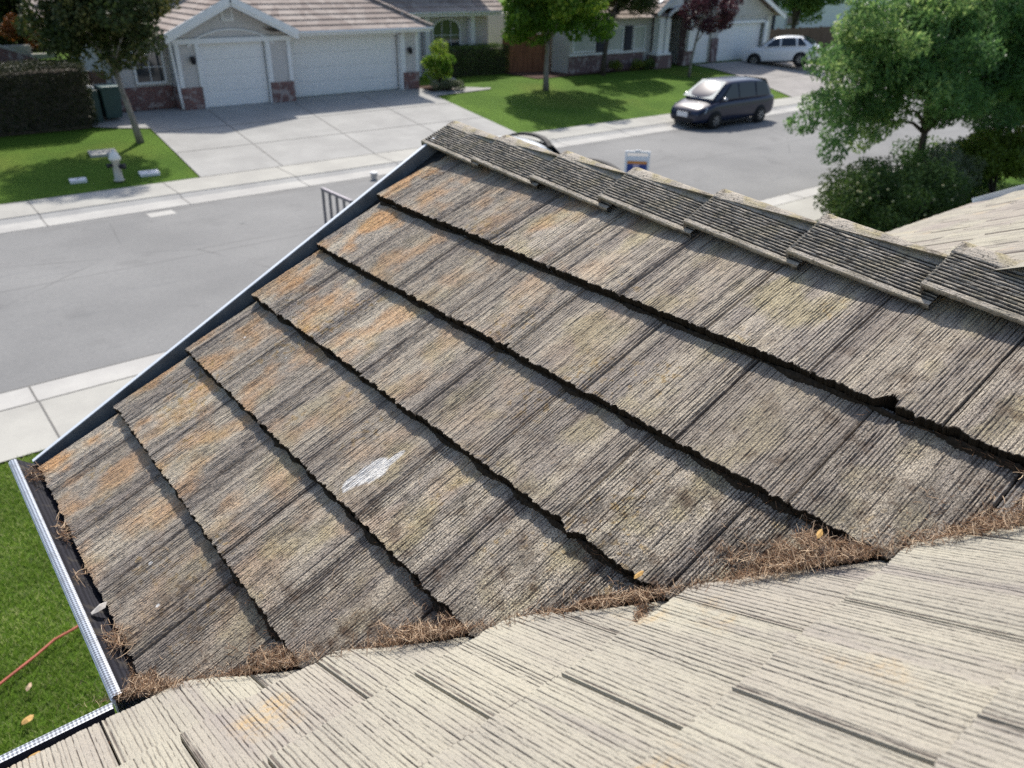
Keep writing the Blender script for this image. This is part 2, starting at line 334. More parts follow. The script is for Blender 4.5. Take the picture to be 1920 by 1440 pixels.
# ------------------------------------------------------------------ terrain and paving
TY = [-80, 2.5, 9.65, 11.05, 11.2, 11.8, 15.9, 20.0, 20.6, 20.8, 22.1, 29.6, 400]
TZ = [0.5, 0.5, 0.12, 0.10, 0.02, 0.0, 0.06, 0.0, 0.02, 0.10, 0.125, 0.75, 0.75]
def T(y): return float(np.interp(y, TY, TZ))
def sheet(name, ys, xl, xr, dz, mat, kind='structure', nx=1):
    ys = sorted(set([y for y in ys]+[y for y in TY if ys[0] < y < ys[-1]]))
    b = MB(); vs = []
    for y in ys:
        a = xl(y) if callable(xl) else xl; c = xr(y) if callable(xr) else xr
        vs += [(a+(c-a)*i/nx, y, T(y)+dz) for i in range(nx+1)]
    n = nx+1
    b.add(vs, [(j*n+i, j*n+i+1, (j+1)*n+i+1, (j+1)*n+i) for j in range(len(ys)-1) for i in range(nx)])
    o = b.build(name, mat); return tag(o, kind=kind)
def lin(*p):
    ys = [q[0] for q in p]; xs = [q[1] for q in p]
    return lambda y: float(np.interp(y, ys, xs))
sheet('ground', [-80, 400], -300, 400, -0.02, MT['lawn'])
sheet('road', [11.78, 20.02], -300, 400, 0.0, MT['asphalt'])
# gutters, rolled curbs and walks with score joints
def strip(name, y0, y1, mat, dz=0.006, step=3.05, jx=0.0, jm=True):
    b = MB(); ys = [y0]+[y for y in TY if y0 < y < y1]+[y1]
    vs = []
    for y in ys: vs += [(-300, y, T(y)+dz), (400, y, T(y)+dz)]
    b.add(vs, [(2*j, 2*j+1, 2*j+3, 2*j+2) for j in range(len(ys)-1)])
    for i in range(-4, 20):
        x = jx+i*step
        v2 = []
        for y in ys: v2 += [(x-.012, y, T(y)+dz+.003), (x+.012, y, T(y)+dz+.003)]
        b.add(v2, [(2*j, 2*j+1, 2*j+3, 2*j+2) for j in range(len(ys)-1)], 1)
    b.add([(-300, y1-.012, T(y1)+dz+.0035), (400, y1-.012, T(y1)+dz+.0035), (400, y1+.012, T(y1)+dz+.0035), (-300, y1+.012, T(y1)+dz+.0035)], [(0, 1, 2, 3)], 1)
    return tag(b.build(name, [mat, MT['joint']]), kind='structure')
strip('near_curb', 11.05, 11.80, MT['curb'], 0.006, 3.05, 0.9)
strip('near_sidewalk', 9.65, 11.03, MT['conc'], 0.006, 3.05, 0.9)
strip('far_curb', 20.0, 20.80, MT['curb'], 0.006, 3.2, 6.0)
strip('far_sidewalk', 20.82, 22.1, MT['conc'], 0.006, 3.2, 6.0)
# left house driveway
dl = lin((22.1, 7.02), (27.6, 7.45), (28.0, 6.6), (28.4, 5.9), (31, 5.9)); dr = lin((22.1, 18.3), (28.3, 18.95), (28.6, 22.0), (28.85, 22.2), (28.9, 21.9), (29.5, 20.9), (30.0, 20.4))
def driveway(name, ys, xl, xr, mat, joints, rows):
    b = MB(); ys = sorted(set(ys+[y for y in TY if ys[0] < y < ys[-1]])); vs = []
    for y in ys: vs += [(xl(y), y, T(y)+.008), (xr(y), y, T(y)+.008)]
    b.add(vs, [(2*j, 2*j+1, 2*j+3, 2*j+2) for j in range(len(ys)-1)])
    for (xa, ya, xb, yb) in joints:
        b.add([(xa-.015, ya, T(ya)+.012), (xa+.015, ya, T(ya)+.012), (xb+.015, yb, T(yb)+.012), (xb-.015, yb, T(yb)+.012)], [(0, 1, 2, 3)], 1)
    for y in rows:
        b.add([(xl(y), y-.015, T(y-.015)+.0125), (xr(y), y-.015, T(y-.015)+.0125), (xr(y), y+.015, T(y+.015)+.0125), (xl(y), y+.015, T(y+.015)+.0125)], [(0, 1, 2, 3)], 1)
    return tag(b.build(name, [mat, MT['joint']]), kind='structure')
driveway('left_driveway', [22.12, 24, 26, 27.6, 28.0, 28.3, 28.4, 28.6, 28.85, 28.9, 29.5, 30.0, 30.1], dl, dr, MT['drive'],
         [(9.4, 22.14, 9.95, 29.3), (12.46, 22.14, 13.2, 29.3), (15.5, 22.14, 16.2, 29.5)], [24.6, 27.0])
driveway('right_driveway', [22.12, 24, 26, 28.6, 29.9], lin((22.1, 35.0), (26, 36.8), (28.6, 37.2), (29.9, 37.0)), lin((22.1, 45.5), (30, 45.0)), MT['drive2'], [], [25.5])
sheet('entry_path', [30.12, 31, 32.8], lin((30.1, 20.3), (33, 21.6)), lin((30.1, 21.5), (33, 23.0)), 0.008, MT['conc'])
# loose bark mulch beds beside the right hand house
MT['mulch'] = simple('bark mulch', (0.10, 0.055, 0.04), 0.95, 0.2, 20, bump=.03)
sheet('mulch_bed', [29.7, 32.9], 25.6, 33.6, 0.012, MT['mulch'])
sheet('planting_bed', [29.0, 30.4], 19.2, 20.4, 0.016, MT['mulch'])

# ------------------------------------------------------------------ the near house: its tiled roof fills the foreground
TH = rad(28.1); CT, ST = math.cos(TH), math.sin(TH); ZC = 5.3
house = empty('tiled_house', (2.0, -2.0, 0.5), 0, 'near house seen from its roof, dark and pale concrete tile slopes meeting in a valley', 'house')
bpy.context.view_layer.update()
def frame(origin, facing):
    if facing == '-X': x, y = Vector((0, -1, 0)), Vector((CT, 0, ST))
    else: x, y = Vector((-1, 0, 0)), Vector((0, -CT, ST))
    z = x.cross(y); m = Matrix((x, y, z)).transposed().to_4x4(); m.translation = Vector(origin); return m
def place(o, m, parent=house):
    o.parent = parent; pm = Matrix.Translation(parent.location) @ Matrix.Rotation(parent.rotation_euler.z, 4, 'Z')
    o.matrix_parent_inverse = pm.inverted(); o.matrix_basis = m; return o
def snoise(x, r, n=5, f0=1.0, f1=6.0):
    o = np.zeros_like(x)
    for _ in range(n): o = o+math.sqrt(1/n)*np.sin(x*r.uniform(f0, f1)+r.uniform(0, 6.28))
    return o
def tiles(name, M_, mat, E, W, t, d0, ncrs, offs, lo, hi, vdf, dv, nu, style, seed, gap=.0015, chip=None, extend=.015, lastext=None):
    r = np.random.default_rng(seed); VV, FF, GR, RN, VD, TV = [], [], [], [], [], []; base = 0
    for k in range(ncrs):
        ds = d0+k*E; Ek = E+(lastext if (lastext and k == ncrs-1) else extend)
        a = offs[k % len(offs)]-W*30
        while a < max(hi(ds), hi(ds+Ek)):
            if a+W > min(lo(ds), lo(ds+Ek)):
                nv = int(W/dv)+1; v = np.linspace(gap, W-gap, nv); rnd = r.random()
                us = np.concatenate([[0, 0, 0, .0012], np.linspace(.006, Ek, nu)])
                U, V = np.meshgrid(us, v, indexing='ij')
                gpos = []; q = r.uniform(.003, .01)
                while q < W-.003:
                    gpos.append(q); q += r.uniform(*style['sp'])
                D = np.zeros_like(U)
                kk = style.get('cl', 0)
                for c in gpos:
                    wob = style['wob']*snoise(U+0*V, r, 5, 20, 120); dep = r.uniform(.35, 1.0)
                    br = np.clip(style.get('b0', .75)+style.get('b1', .75)*snoise(U, r, 4, 15, 90), style.get('bm', .05), 1.15); side = abs(c/W-.5)*2
                    if kk: br = np.clip(br*(.62+.5*side), 0, 1.15)
                    ww = style['w']*r.uniform(.7, 1.3)
                    D = np.maximum(D, dep*br*np.exp(-((V-c-wob)/ww)**2))
                # side interlock channel
                cb = np.clip(.85+.35*snoise(U, r, 4, 10, 60), .3, 1.1); chn = cb*(np.exp(-((V-(W-.010))/.0026)**2)*style['chan']+np.exp(-((V-.008)/.0018)**2)*style['chan']*.55)
                D = np.maximum(D, chn)
                Z = -t*(U/E)*(1.5 if (lastext and k == ncrs-1) else 1)+r.normal(0, .0008)-D*style['dep']+style['rough']*(r.random(U.shape)-.5)
                Z += .0016*snoise(V*1.0, r, 4, 20, 60)
                kn = r.normal(size=int(W/.011)+3); kn2 = r.normal(size=int(W/.004)+3); J = style['jag']*(.35*snoise(v, r, 4, 30, 120)+.55*np.interp(v/.011, np.arange(len(kn)), kn)+.30*np.interp(v/.004, np.arange(len(kn2)), kn2))
                if chip:
                    for (cl, ck, cw, cd) in chip:
                        if ck == k: J = J+np.clip(1-np.abs((a+v)-cl)/cw, 0, 1)**.8*cd*np.where(a+v > cl+cw*.55, 0, 1)*(.75+.5*r.random(nv))
                jd = np.clip(1-us/.05, 0, 1)[:, None]*J[None, :]
                U2 = U+jd
                Z[0] = -t-.004; U2[0] += .004*r.random(nv)+.002; Z[1] = -t*.5+.004*(r.random(nv)-.5); U2[1] += -.002+.006*(r.random(nv)-.5); Z[2] = -.0022-D[2]*style['dep']
                U2[0] = J*.6+.002; U2 = U2+r.normal(0, .0015)
                Z[:, 0] -= .012; Z[:, -1] -= .012
                lat = a+V; dd = ds+U2
                L_, H_ = lo(dd), hi(dd); over = (lat < L_)|(lat > H_)
                lat = np.clip(lat, L_, H_)
                VV.append(np.stack([lat, dd, Z], -1).reshape(-1, 3)); n0, n1 = U.shape
                i = np.arange(n0-1)[:, None]*n1+np.arange(n1-1)[None, :]
                F = np.stack([i, i+1, i+n1+1, i+n1], -1).reshape(-1, 4)
                ov = over.reshape(-1); keep = ~(ov[F].all(1)); FF.append(F[keep]+base); base += n0*n1
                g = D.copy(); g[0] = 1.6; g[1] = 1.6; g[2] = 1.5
                GR.append(g.reshape(-1)); RN.append(np.full(n0*n1, rnd)); VD.append(vdf(lat, dd).reshape(-1)); TV.append((np.abs(V/W-.5+.08*math.sin(rnd*40))*2+.15*snoise(U, r, 3, 5, 20)).reshape(-1))
            a += W
    o = npmesh(name, np.concatenate(VV), np.concatenate(FF), mat, None, False, {'gr': np.concatenate(GR), 'rnd': np.concatenate(RN), 'vd': np.concatenate(VD), 'tv': np.concatenate(TV)})
    return place(o, M_)
M1 = frame((.202, 3.1, ZC-1.689), '-X')
st1 = dict(sp=(.0068, .0112), wob=.0004, w=.0017, dep=.0046, chan=.9, rough=.0013, jag=.0048, cl=1, b0=.95, b1=.3)
W1 = 1.40
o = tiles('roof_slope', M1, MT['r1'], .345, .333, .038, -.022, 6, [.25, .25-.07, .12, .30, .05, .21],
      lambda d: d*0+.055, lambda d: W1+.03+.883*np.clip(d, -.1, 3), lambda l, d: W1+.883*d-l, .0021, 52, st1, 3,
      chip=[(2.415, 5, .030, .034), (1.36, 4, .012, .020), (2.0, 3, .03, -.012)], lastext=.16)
tag(o, 'dark grey brown tiled slope with orange lichen and mossy edges')
M2 = frame((.2, 1.705, ZC-1.69), '+Y')
st2 = dict(sp=(.0085, .0150), wob=.0005, w=.0012, dep=.0034, chan=.9, rough=.0009, jag=.0032, cl=0, b0=.95, b1=.16, bm=.5)
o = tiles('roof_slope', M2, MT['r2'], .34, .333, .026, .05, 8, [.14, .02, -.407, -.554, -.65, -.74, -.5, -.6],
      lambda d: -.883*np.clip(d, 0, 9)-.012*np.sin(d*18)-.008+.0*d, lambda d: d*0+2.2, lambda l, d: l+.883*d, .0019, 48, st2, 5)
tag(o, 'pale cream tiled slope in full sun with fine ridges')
# far wing of the same roof, beyond the ridge
M3 = frame((7.2, 2.66, ZC-1.69), '+Y')
st3 = dict(sp=(.02, .05), wob=.001, w=.005, dep=.006, chan=1.2, rough=.0015, jag=.006, cl=0)
def lo3(d): return d*0+.06
def hi3(d): return np.minimum(3.3+.883*d, 5.04)
o = tiles('roof_slope', M3, MT['r3'], .345, .333, .030, .0, 12, [.1, .27], lo3, hi3, lambda l, d: l*0+2, .009, 8, st3, 9)
tag(o, 'sandy tiled slope of the far wing beyond the ridge')
# hidden slopes closing the building
b = MB(); xr_, zr_ = 2.165, ZC-.66
xe_ = 2*xr_-.2; ze_ = ZC-1.72
b.add([(xr_, 3.1, zr_), (xe_, 3.1, ze_), (xe_, 1.6, ze_), (xr_, -.3, zr_)], [(0, 1, 2, 3)])
yb = -1.6; zb = ZC-1.69+(1.705-yb)*.534-.04
b.add([(-2.2, yb, zb), (7.2, yb, zb), (7.2, -7, zb-2.9), (-2.2, -7, zb-2.9)], [(0, 1, 2, 3)])
o = b.build('roof_slope', MT['r3'], None); place(o, Matrix.Identity(4)); tag(o, 'rear and hidden tiled slopes')
# deck just under the tiles so that no gap is open
b = MB()
def under(Mx, pts, dz):
    vs = [Mx @ Vector((x, y, dz)) for x, y in pts]; b.add(vs, [tuple(range(len(vs)))])
under(M1, [(.01, -.03), (W1+.05, -.03), (W1+.05+.883*2.2, 2.2), (.01, 2.2)], -.105)
under(M2, [(.0, .0), (2.2, .0), (2.2, 3.6), (-3.2, 3.6)], -.062)
under(M3, [(.02, .0), (3.3, .0), (5.04, 1.97), (5.04, 4.6), (.02, 4.6)], -.07)
o = b.build('roof_deck', MT['mulch']); place(o, Matrix.Identity(4))
# ridge caps
def ridge_cap(k):
    r = np.random.default_rng(100+k); Lc, nu_ = .43, 30
    # profile: distances along near face from lip to apex, strip, far face
    lipx, lipz, apx, apz = 2.016, -.716+.014*(k == 0), 2.178, -.646+.008*(k == 0)
    ns = 84; s = np.linspace(0, 1, ns); fx = lipx+(apx-lipx)*s; fz = lipz+(apz-lipz)*s
    fl = math.hypot(apx-lipx, apz-lipz); dist = s*fl
    gs = np.zeros(ns)
    for g_ in range(11):
        c = .021+g_*.0126; gs = np.maximum(gs, np.exp(-((dist-c)/.0034)**2))
    tn = 8; tx = np.linspace(apx, apx+.05, tn+1)[1:]; tz = apz+.006*np.sin(np.linspace(0, math.pi, tn+1)[1:])
    bx = np.linspace(apx+.05, apx+.05+(apx-lipx), 12)[1:]; bz = np.linspace(apz, lipz, 12)[1:]
    px = np.concatenate([[lipx+.030, lipx+.006, lipx+.001], fx, tx, bx]); pz = np.concatenate([[lipz-.017, lipz-.011, lipz-.004], fz, tz, bz])
    gg = np.concatenate([[.5, .42, .30], gs, np.zeros(tn+11)]); top = np.concatenate([[0, 0, 0], s*.5, np.ones(tn+11)])
    nx_, nz_ = -(apz-lipz)/fl, (apx-lipx)/fl
    u = np.concatenate([[0, .003, .006], np.linspace(.014, Lc, nu_-3)])
    lift = .031
    V = np.zeros((nu_, len(px), 3)); GA = np.zeros((nu_, len(px)))
    for i in range(nu_):
        br = np.clip(.85+.25*np.sin(u[i]*r.uniform(8, 30)+np.arange(len(px))*1.7), .35, 1.0)
        dp = gg*br; V[i, :, 0] = px-nx_*dp*.008+r.normal(0, .0005, len(px)); V[i, :, 1] = -u[i]; V[i, :, 2] = pz-nz_*dp*.008*(px < apx)+lift*(-u[i]/.385)-.002+r.normal(0, .0005, len(px))
        GA[i] = dp*(0.0 if u[i] < .004 else 1)+np.clip((u[i]-.30)/.1, 0, 1)*.22*(r.random(len(px)) > .45)*(px < apx)
    V[0, :, 1] += r.normal(0, .0015, len(px))
    end = V[0:1].copy(); end[0, :, 2] -= .018; end[0, :, 1] -= .004
    V = np.concatenate([end, V]); GA = np.concatenate([GA[:1]*0+.4, GA])
    n0, n1 = V.shape[:2]; i = np.arange(n0-1)[:, None]*n1+np.arange(n1-1)[None, :]
    F = np.stack([i, i+n1, i+n1+1, i+1], -1).reshape(-1, 4)
    o = npmesh('ridge_cap', V.reshape(-1, 3), F, MT['cap'], None, False, {'gr': GA.reshape(-1), 'rnd': np.full(n0*n1, r.random()), 'top': np.tile(top, n0)})
    off_ = [(0, 0), (0, 0), (0, 0), (0, 0), (.006, 0), (.012, .003), (.030, .014), (.045, .018), (.05, .018)][k]
    m = Matrix.Translation(Vector((off_[0]+r.normal(0, .002), 3.14-.385*k, ZC+off_[1]+r.normal(0, .0015)))) @ Matrix.Rotation(r.normal(0, .006), 4, 'Z')
    place(o, m)
for k in range(9): ridge_cap(k)
# rake flashing: upstand with bright hem, tray beside the tiles
b = MB(); RL = 2.12
b.box(-.0030, .0, -.03, RL, -.075, .0); b.box(-.022, -.0031, -.03, RL, -.006, .0015, 1); b.box(-.022, -.018, -.03, RL, -.05, -.0062, 1)
b.box(.0001, .075, -.02, RL, -.058, -.055, 2)
o = b.build('rake_flashing', [MT['metal'], MT['gutter'], simple('grimy metal tray', (.05, .052, .052), .95, .3, 40, .05)], None, .0012, 2); place(o, M1)
# gutters with screens
def gutter(axis, a0, a1, edge, inner, z):
    # axis 'y': gutter runs along y with front face at x = edge and inner side at x = inner
    P = (lambda along, across, zz: (across, along, zz)) if axis == 'y' else (lambda along, across, zz: (along, across, zz))
    sg = 1 if inner > edge else -1
    b = MB(); prof = [(edge, z), (edge, z-.012), (edge+sg*.006, z-.014), (edge+sg*.006, z-.06), (edge+sg*.03, z-.115), (inner+sg*.02, z-.12), (inner+sg*.02, z-.115), (edge+sg*.033, z-.11), (edge+sg*.010, z-.058), (edge+sg*.010, z-.004), (edge+sg*.004, z+.001)]
    n = len(prof); vs = [P(a0, x, zz) for x, zz in prof]+[P(a1, x, zz) for x, zz in prof]
    b.add(vs, [(i, i+n, (i+1) % n+n, (i+1) % n) for i in range(n)]+[tuple(range(n)), tuple(range(2*n-1, n-1, -1))])
    g = b.build('gutter', MT['gutter']); place(g, Matrix.Identity(4))
    # end cap
    # screen: shiny punched hem at the lip, dark woven mesh behind
    r = np.random.default_rng(5); N = int(abs(a1-a0)/.01)+1; al = np.linspace(a0+.002, a1-.002, N)
    ac = [(edge+sg*.002, z+.004), (edge+sg*.008, z+.010), (edge+sg*.028, z+.008)]
    bb = MB(); vs = [P(y, x, zz) for y in al for x, zz in ac]
    bb.add(vs, [(i*3+j, (i+1)*3+j, (i+1)*3+j+1, i*3+j+1) for i in range(N-1) for j in range(2)], 0, True)
    cr = np.linspace(edge+sg*.028, inner, 8); vs = []
    sagf = snoise(al, r, 4, 3, 12)*.002
    for i, y in enumerate(al):
        for j, x in enumerate(cr): q = j/7; vs.append(P(y, x, z+.0078-.010*math.sin(q*math.pi)+sagf[i]*math.sin(q*math.pi)-.052*q))
    bb.add(vs, [(i*8+j, (i+1)*8+j, (i+1)*8+j+1, i*8+j+1) for i in range(N-1) for j in range(7)], 1, True)
    s = bb.build('gutter_guard', [MT['lip'], MT['mesh']], None)
    s.parent = g; s.matrix_parent_inverse = Matrix.Identity(4)
    return g
gutter('y', 1.735, 3.135, .100, .206, ZC-1.692)
gutter('x', -2.3, .100, 1.728, 1.635, ZC-1.692)
# walls, fascia and soffits
b = MB()
b.box(.62, 3.72, 1.2, 2.72, .4, 3.42); b.box(-2.0, .70, -6, 1.22, .4, 3.42); b.box(.7, 3.7, -6, 1.19, .4, 3.40); b.box(3.9, 6.9, -6, 2.2, .4, 3.40); b.prism([(2.3, 3.3), (7.1, 3.3), (7.1, 3.75), (2.3, 3.75)], -.5, 1.9); b.prism([(2.3, 3.76), (7.1, 3.76), (7.1, 4.3), (2.3, 4.3)], -.5, .9)
b.prism([(.62, 3.42), (3.72, 3.42), (2.17, 4.30)], 2.60, 2.718)
o = b.build('wall', MT['siding2']); place(o, Matrix.Identity(4))
b = MB(); b.box(.237, .262, 1.72, 3.09, ZC-1.86, ZC-1.725); b.box(-2.2, .236, 1.575, 1.598, ZC-1.86, ZC-1.725)
b.bar((.2, 3.083, ZC-1.69-.165), (2.165, 3.083, ZC-.66-.165), .025, .15); b.bar((xe_, 3.083, ZC-1.69-.165), (2.165, 3.083, ZC-.66-.165), .025, .15)
b.box(3.95, 7.2, 2.62, 2.66, ZC-1.86, ZC-1.745)
o = b.build('fascia', MT['white']); place(o, Matrix.Identity(4))
b = MB()   # far wing gutter and rake metal
b.bar((7.2, 2.66, ZC-1.69), (7.2, 2.66-3.2*CT, ZC-1.69+3.2*ST), .02, .07, 0)
b.box(4.0, 7.2, 2.668, 2.70, ZC-1.80, ZC-1.722)
o = b.build('rake_flashing', MT['gutter']); place(o, Matrix.Identity(4))

# ------------------------------------------------------------------ debris: needles and litter
def needles(name, centers, dirs, lens, wid, rnd, mat, kind='stuff'):
    n = len(centers); r = np.random.default_rng(2); m = 5
    t_ = np.linspace(-.5, .5, m)
    d = dirs/np.linalg.norm(dirs, axis=1)[:, None]; a = np.cross(d, r.normal(size=(n, 3))); a /= np.linalg.norm(a, axis=1)[:, None]; c = np.cross(d, a)
    curv = r.uniform(-.45, .45, n)*(r.random(n) < .8)
    P = centers[:, None, :]+d[:, None, :]*(t_*1.0)[None, :, None]*lens[:, None, None]+a[:, None, :]*((t_**2-.12)[None, :, None]*lens[:, None, None]*curv[:, None, None]*2)
    V = np.zeros((n, m, 3, 3))
    for k in range(3):
        an = 2*math.pi*k/3; V[:, :, k] = P+(a*math.cos(an)+c*math.sin(an))[:, None, :]*wid[:, None, None]*np.array([.6, 1, 1, 1, .5])[None, :, None]
    idx = np.arange(n*m*3).reshape(n, m, 3); F = []
    for k in range(3):
        F.append(np.stack([idx[:, :-1, k], idx[:, :-1, (k+1) % 3], idx[:, 1:, (k+1) % 3], idx[:, 1:, k]], -1).reshape(-1, 4))
    o = npmesh(name, V.reshape(-1, 3), np.concatenate(F), mat, None, False, {'rnd': np.repeat(rnd, m*3)})
    return o
def m_needle():
    g = NG('dry needles', 0.8, 0.2); rn = g.attr('rnd')
    c = g.mix(g.ramp(rn, 0, .5), (0.055, 0.034, 0.024), (0.26, 0.15, 0.085)); c = g.mix(g.ramp(rn, .5, .95), c, (0.70, 0.53, 0.36))
    return g.col(c)
MT['needle'] = m_needle()
n1v = np.array([-ST, 0, CT])
def valley(d): return np.array([.2+.883*d, 1.705-.883*d, ZC-1.69+.471*d])
cs, ds_, ls, rn_ = [], [], [], []
mb = MB()
def clump(d, sd, q0, q1, h, n, ln=(.015, .05)):
    f1, f2, f3 = rng.uniform(0, 6, 3)
    for _ in range(n):
        dd = rng.normal(d, sd); q = rng.uniform(q0, q1)*(1 if rng.random() < .8 else rng.random()); q *= .62+.38*math.sin(dd*70+f1)*math.sin(dd*31+f2)+.12*math.sin(dd*160+f3) if q > 0 else 1
        p = valley(dd)
        if q >= 0: p = p+np.array([0, q, 0])-n1v*.018
        else: p = p+np.array([-q*.0, 0, 0])+np.array([q, 0, 0])+np.array([0, 0, .003])
        hh = h*abs(rng.normal(0, .5))*max(0.15, 1-((dd-d)/(2.2*sd+1e-6))**2)*max(.15, 1-abs(q-(q0+q1)*.4)/(abs(q1-q0)))
        cs.append(p+n1v*(hh+.004)); v = rng.normal(size=3); v = v-n1v*np.dot(v, n1v)*.75; ds_.append(v)
        ls.append(rng.uniform(*ln)); rn_.append(min(1, max(0, rng.normal(.60, .34)-.15*(hh < .004))))
clump(-.02, .03, -.05, .10, .04, 1500, (.012, .04)); clump(-.05, .012, .02, .26, .016, 500, (.012, .04)); clump(.02, .05, -.02, .04, .014, 200)
clump(.30, .055, -.012, .09, .024, 760); clump(.20, .06, -.01, .03, .008, 120); clump(.42, .05, -.01, .02, .006, 70)
clump(.60, .055, -.02, .085, .028, 900); clump(.66, .04, -.02, .025, .01, 130); clump(.5, .05, -.01, .02, .006, 50)
clump(.80, .07, -.01, .022, .006, 150); clump(.95, .06, -.012, .04, .012, 380); clump(1.02, .03, -.04, .03, .01, 140)
clump(1.10, .05, -.01, .025, .007, 100); clump(1.27, .055, -.025, .12, .028, 1700); clump(1.20, .05, -.02, .04, .012, 220); clump(1.37, .05, -.01, .09, .016, 420)
clump(1.52, .07, -.02, .06, .016, 700); clump(1.68, .07, -.025, .10, .022, 1100); clump(1.85, .08, -.02, .12, .024, 800)
for c_, n_ in ((-.0, 260), (.3, 200), (.6, 240), (.95, 160), (1.27, 560), (1.45, 260), (1.7, 420)): clump(c_, .09, -.06, .20, .002, n_, (.008, .03))
# side branch lying over the pale tiles
for _ in range(260):
    s_ = rng.random(); p = valley(.99)+np.array([-.085*s_, -.06*s_, -.012*s_+.004]); cs.append(p+rng.normal(0, .006, 3)*[1, 1, .35]); ds_.append(rng.normal(size=3)*[1, 1, .3]+np.array([-.6, -.5, 0])); ls.append(rng.uniform(.01, .03)); rn_.append(rng.uniform(.2, .8))
# needles caught under the tile butts of the dark slope
M1n = np.array(M1)
for k in range(6):
    for _ in range(130):
        lat = W1+.883*(k*.345)-abs(rng.normal(0, .22)); d = -.022+k*.345-abs(rng.normal(0, .012)); p = (M1n @ np.array([lat, d, -.024+rng.uniform(-.004, .004), 1]))[:3]
        if lat > .1 and k > 0: cs.append(p); ds_.append(rng.normal(size=3)*[1, 1, .3]); ls.append(rng.uniform(.01, .035)); rn_.append(rng.uniform(0, .55))
# loose single needles
for _ in range(170):
    d = rng.uniform(0, 2.0); lat = rng.uniform(.3, W1+.883*d); u_ = ((d+.022) % .345)/.345
    p = (M1n @ np.array([lat, d, -.034*u_+.0025, 1]))[:3]; v = M1n[:3, :3] @ (rng.normal(size=3)*[1, 1, .05]); cs.append(p); ds_.append(v); ls.append(rng.uniform(.008, .03)); rn_.append(rng.uniform(.3, .95))
cs, ds_, ls, rn_ = map(np.array, (cs, ds_, ls, rn_))
o = needles('pine_needles', cs, ds_, ls, rng.uniform(.00035, .0008, len(cs)), rn_, MT['needle'])
tag(o, 'dry brown needle litter heaped along the roof valley', 'debris', kind='stuff')
# dark crumbly soil under the needles
ns = 240; vs = []; hs = []
r = np.random.default_rng(12)
dgrid = np.linspace(-.06, 2.0, ns); dens = sum(a*np.exp(-((dgrid-c)/s)**2) for c, s, a in [(-.02, .07, 1), (.3, .09, .8), (.6, .09, .9), (.95, .1, .6), (1.27, .1, 1.3), (1.4, .08, .9), (1.68, .14, .9), (1.85, .12, .9)])
nq = 16; V = []
for i, d in enumerate(dgrid):
    wq = .010+.075*min(1.1, dens[i])*(.8+.3*math.sin(i*.35)*math.sin(i*.13)); p0 = valley(d)
    for j in range(nq):
        q = -.006+wq*j/(nq-1); e = math.sin(math.pi*j/(nq-1))
        V.append(p0+np.array([0, q, 0])+n1v*(-.030+.006+e*(.004+.008*min(1.2, dens[i]))+r.normal(0, .0022)))
i = np.arange(ns-1)[:, None]*nq+np.arange(nq-1)[None, :]; F = np.stack([i, i+nq, i+nq+1, i+1], -1).reshape(-1, 4)
g = NG('crumbled soil', .95, .1); g.bump(g.noise(190, 4, rough=.8), .01); soilm = g.col(g.mix(g.ramp(g.noise(160, 4, rough=.8), .4, .62), (.03, .018, .012), (.13, .07, .04)))
o = npmesh('valley_soil', V, F, soilm, None, True); tag(o, 'dark crumbly soil lying in the roof valley under the needles', 'soil', kind='stuff')
# crumbs of moss and grit, coloured dark to deepen the shadow under the butts
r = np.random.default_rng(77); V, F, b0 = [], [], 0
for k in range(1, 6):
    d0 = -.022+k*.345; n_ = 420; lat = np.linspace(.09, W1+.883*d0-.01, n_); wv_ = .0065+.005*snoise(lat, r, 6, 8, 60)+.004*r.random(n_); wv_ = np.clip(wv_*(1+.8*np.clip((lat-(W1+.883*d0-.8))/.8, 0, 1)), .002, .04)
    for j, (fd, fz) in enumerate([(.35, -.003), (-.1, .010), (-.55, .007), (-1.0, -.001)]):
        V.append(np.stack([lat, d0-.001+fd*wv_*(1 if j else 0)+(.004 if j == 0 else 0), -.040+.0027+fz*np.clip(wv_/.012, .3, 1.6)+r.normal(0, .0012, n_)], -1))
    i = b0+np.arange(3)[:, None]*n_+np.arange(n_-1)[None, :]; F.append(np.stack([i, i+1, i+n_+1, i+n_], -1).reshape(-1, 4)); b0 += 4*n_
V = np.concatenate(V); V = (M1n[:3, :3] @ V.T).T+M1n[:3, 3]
o = npmesh('moss_grit_shadow', V, np.concatenate(F), simple('shadow-toned moss and grit', (.040, .030, .020), .95, .35, 120), None, False); tag(o, 'shadow-toned moss and grit deepening the shadow under the tile edges', 'moss', kind='stuff')
# twigs and fluff on the gutter screen
def twig_tangle(c, n, sp, ln, label, mat, rlo, rhi, seed, group):
    r = np.random.default_rng(seed); cc = np.array(c)+r.normal(0, 1, (n, 3))*sp; dd = r.normal(size=(n, 3))*[1, 1, .5]
    o = needles('twig_tangle', cc, dd, r.uniform(*ln, n), r.uniform(.0004, .0011, n), r.uniform(rlo, rhi, n), mat)
    return tag(o, label, 'twigs', group)
gz = ZC-1.700
tt = [((.160, 2.98, gz+.01), 80, (.018, .03, .010), 'tangle of dark twigs at the corner of the gutter under the flashing', 0, .9),
      ((.172, 2.56, gz+.006), 60, (.010, .03, .010), 'curly twig tangle on the gutter screen, second from the flashing corner', .2, 1),
      ((.16, 2.30, gz+.008), 22, (.018, .012, .004), 'thin pale twigs lying on the gutter screen halfway along', .6, 1),
      ((.17, 1.95, gz+.006), 110, (.016, .03, .010), 'stringy debris on the gutter screen just above the big needle heap', .3, 1)]
for i_, (c, n, sp, lb, a_, b_) in enumerate(tt): twig_tangle(c, n, np.array(sp), (.02, .07), lb, MT['needle'], a_, b_, 50+i_, 'twig tangles on the gutter screen')
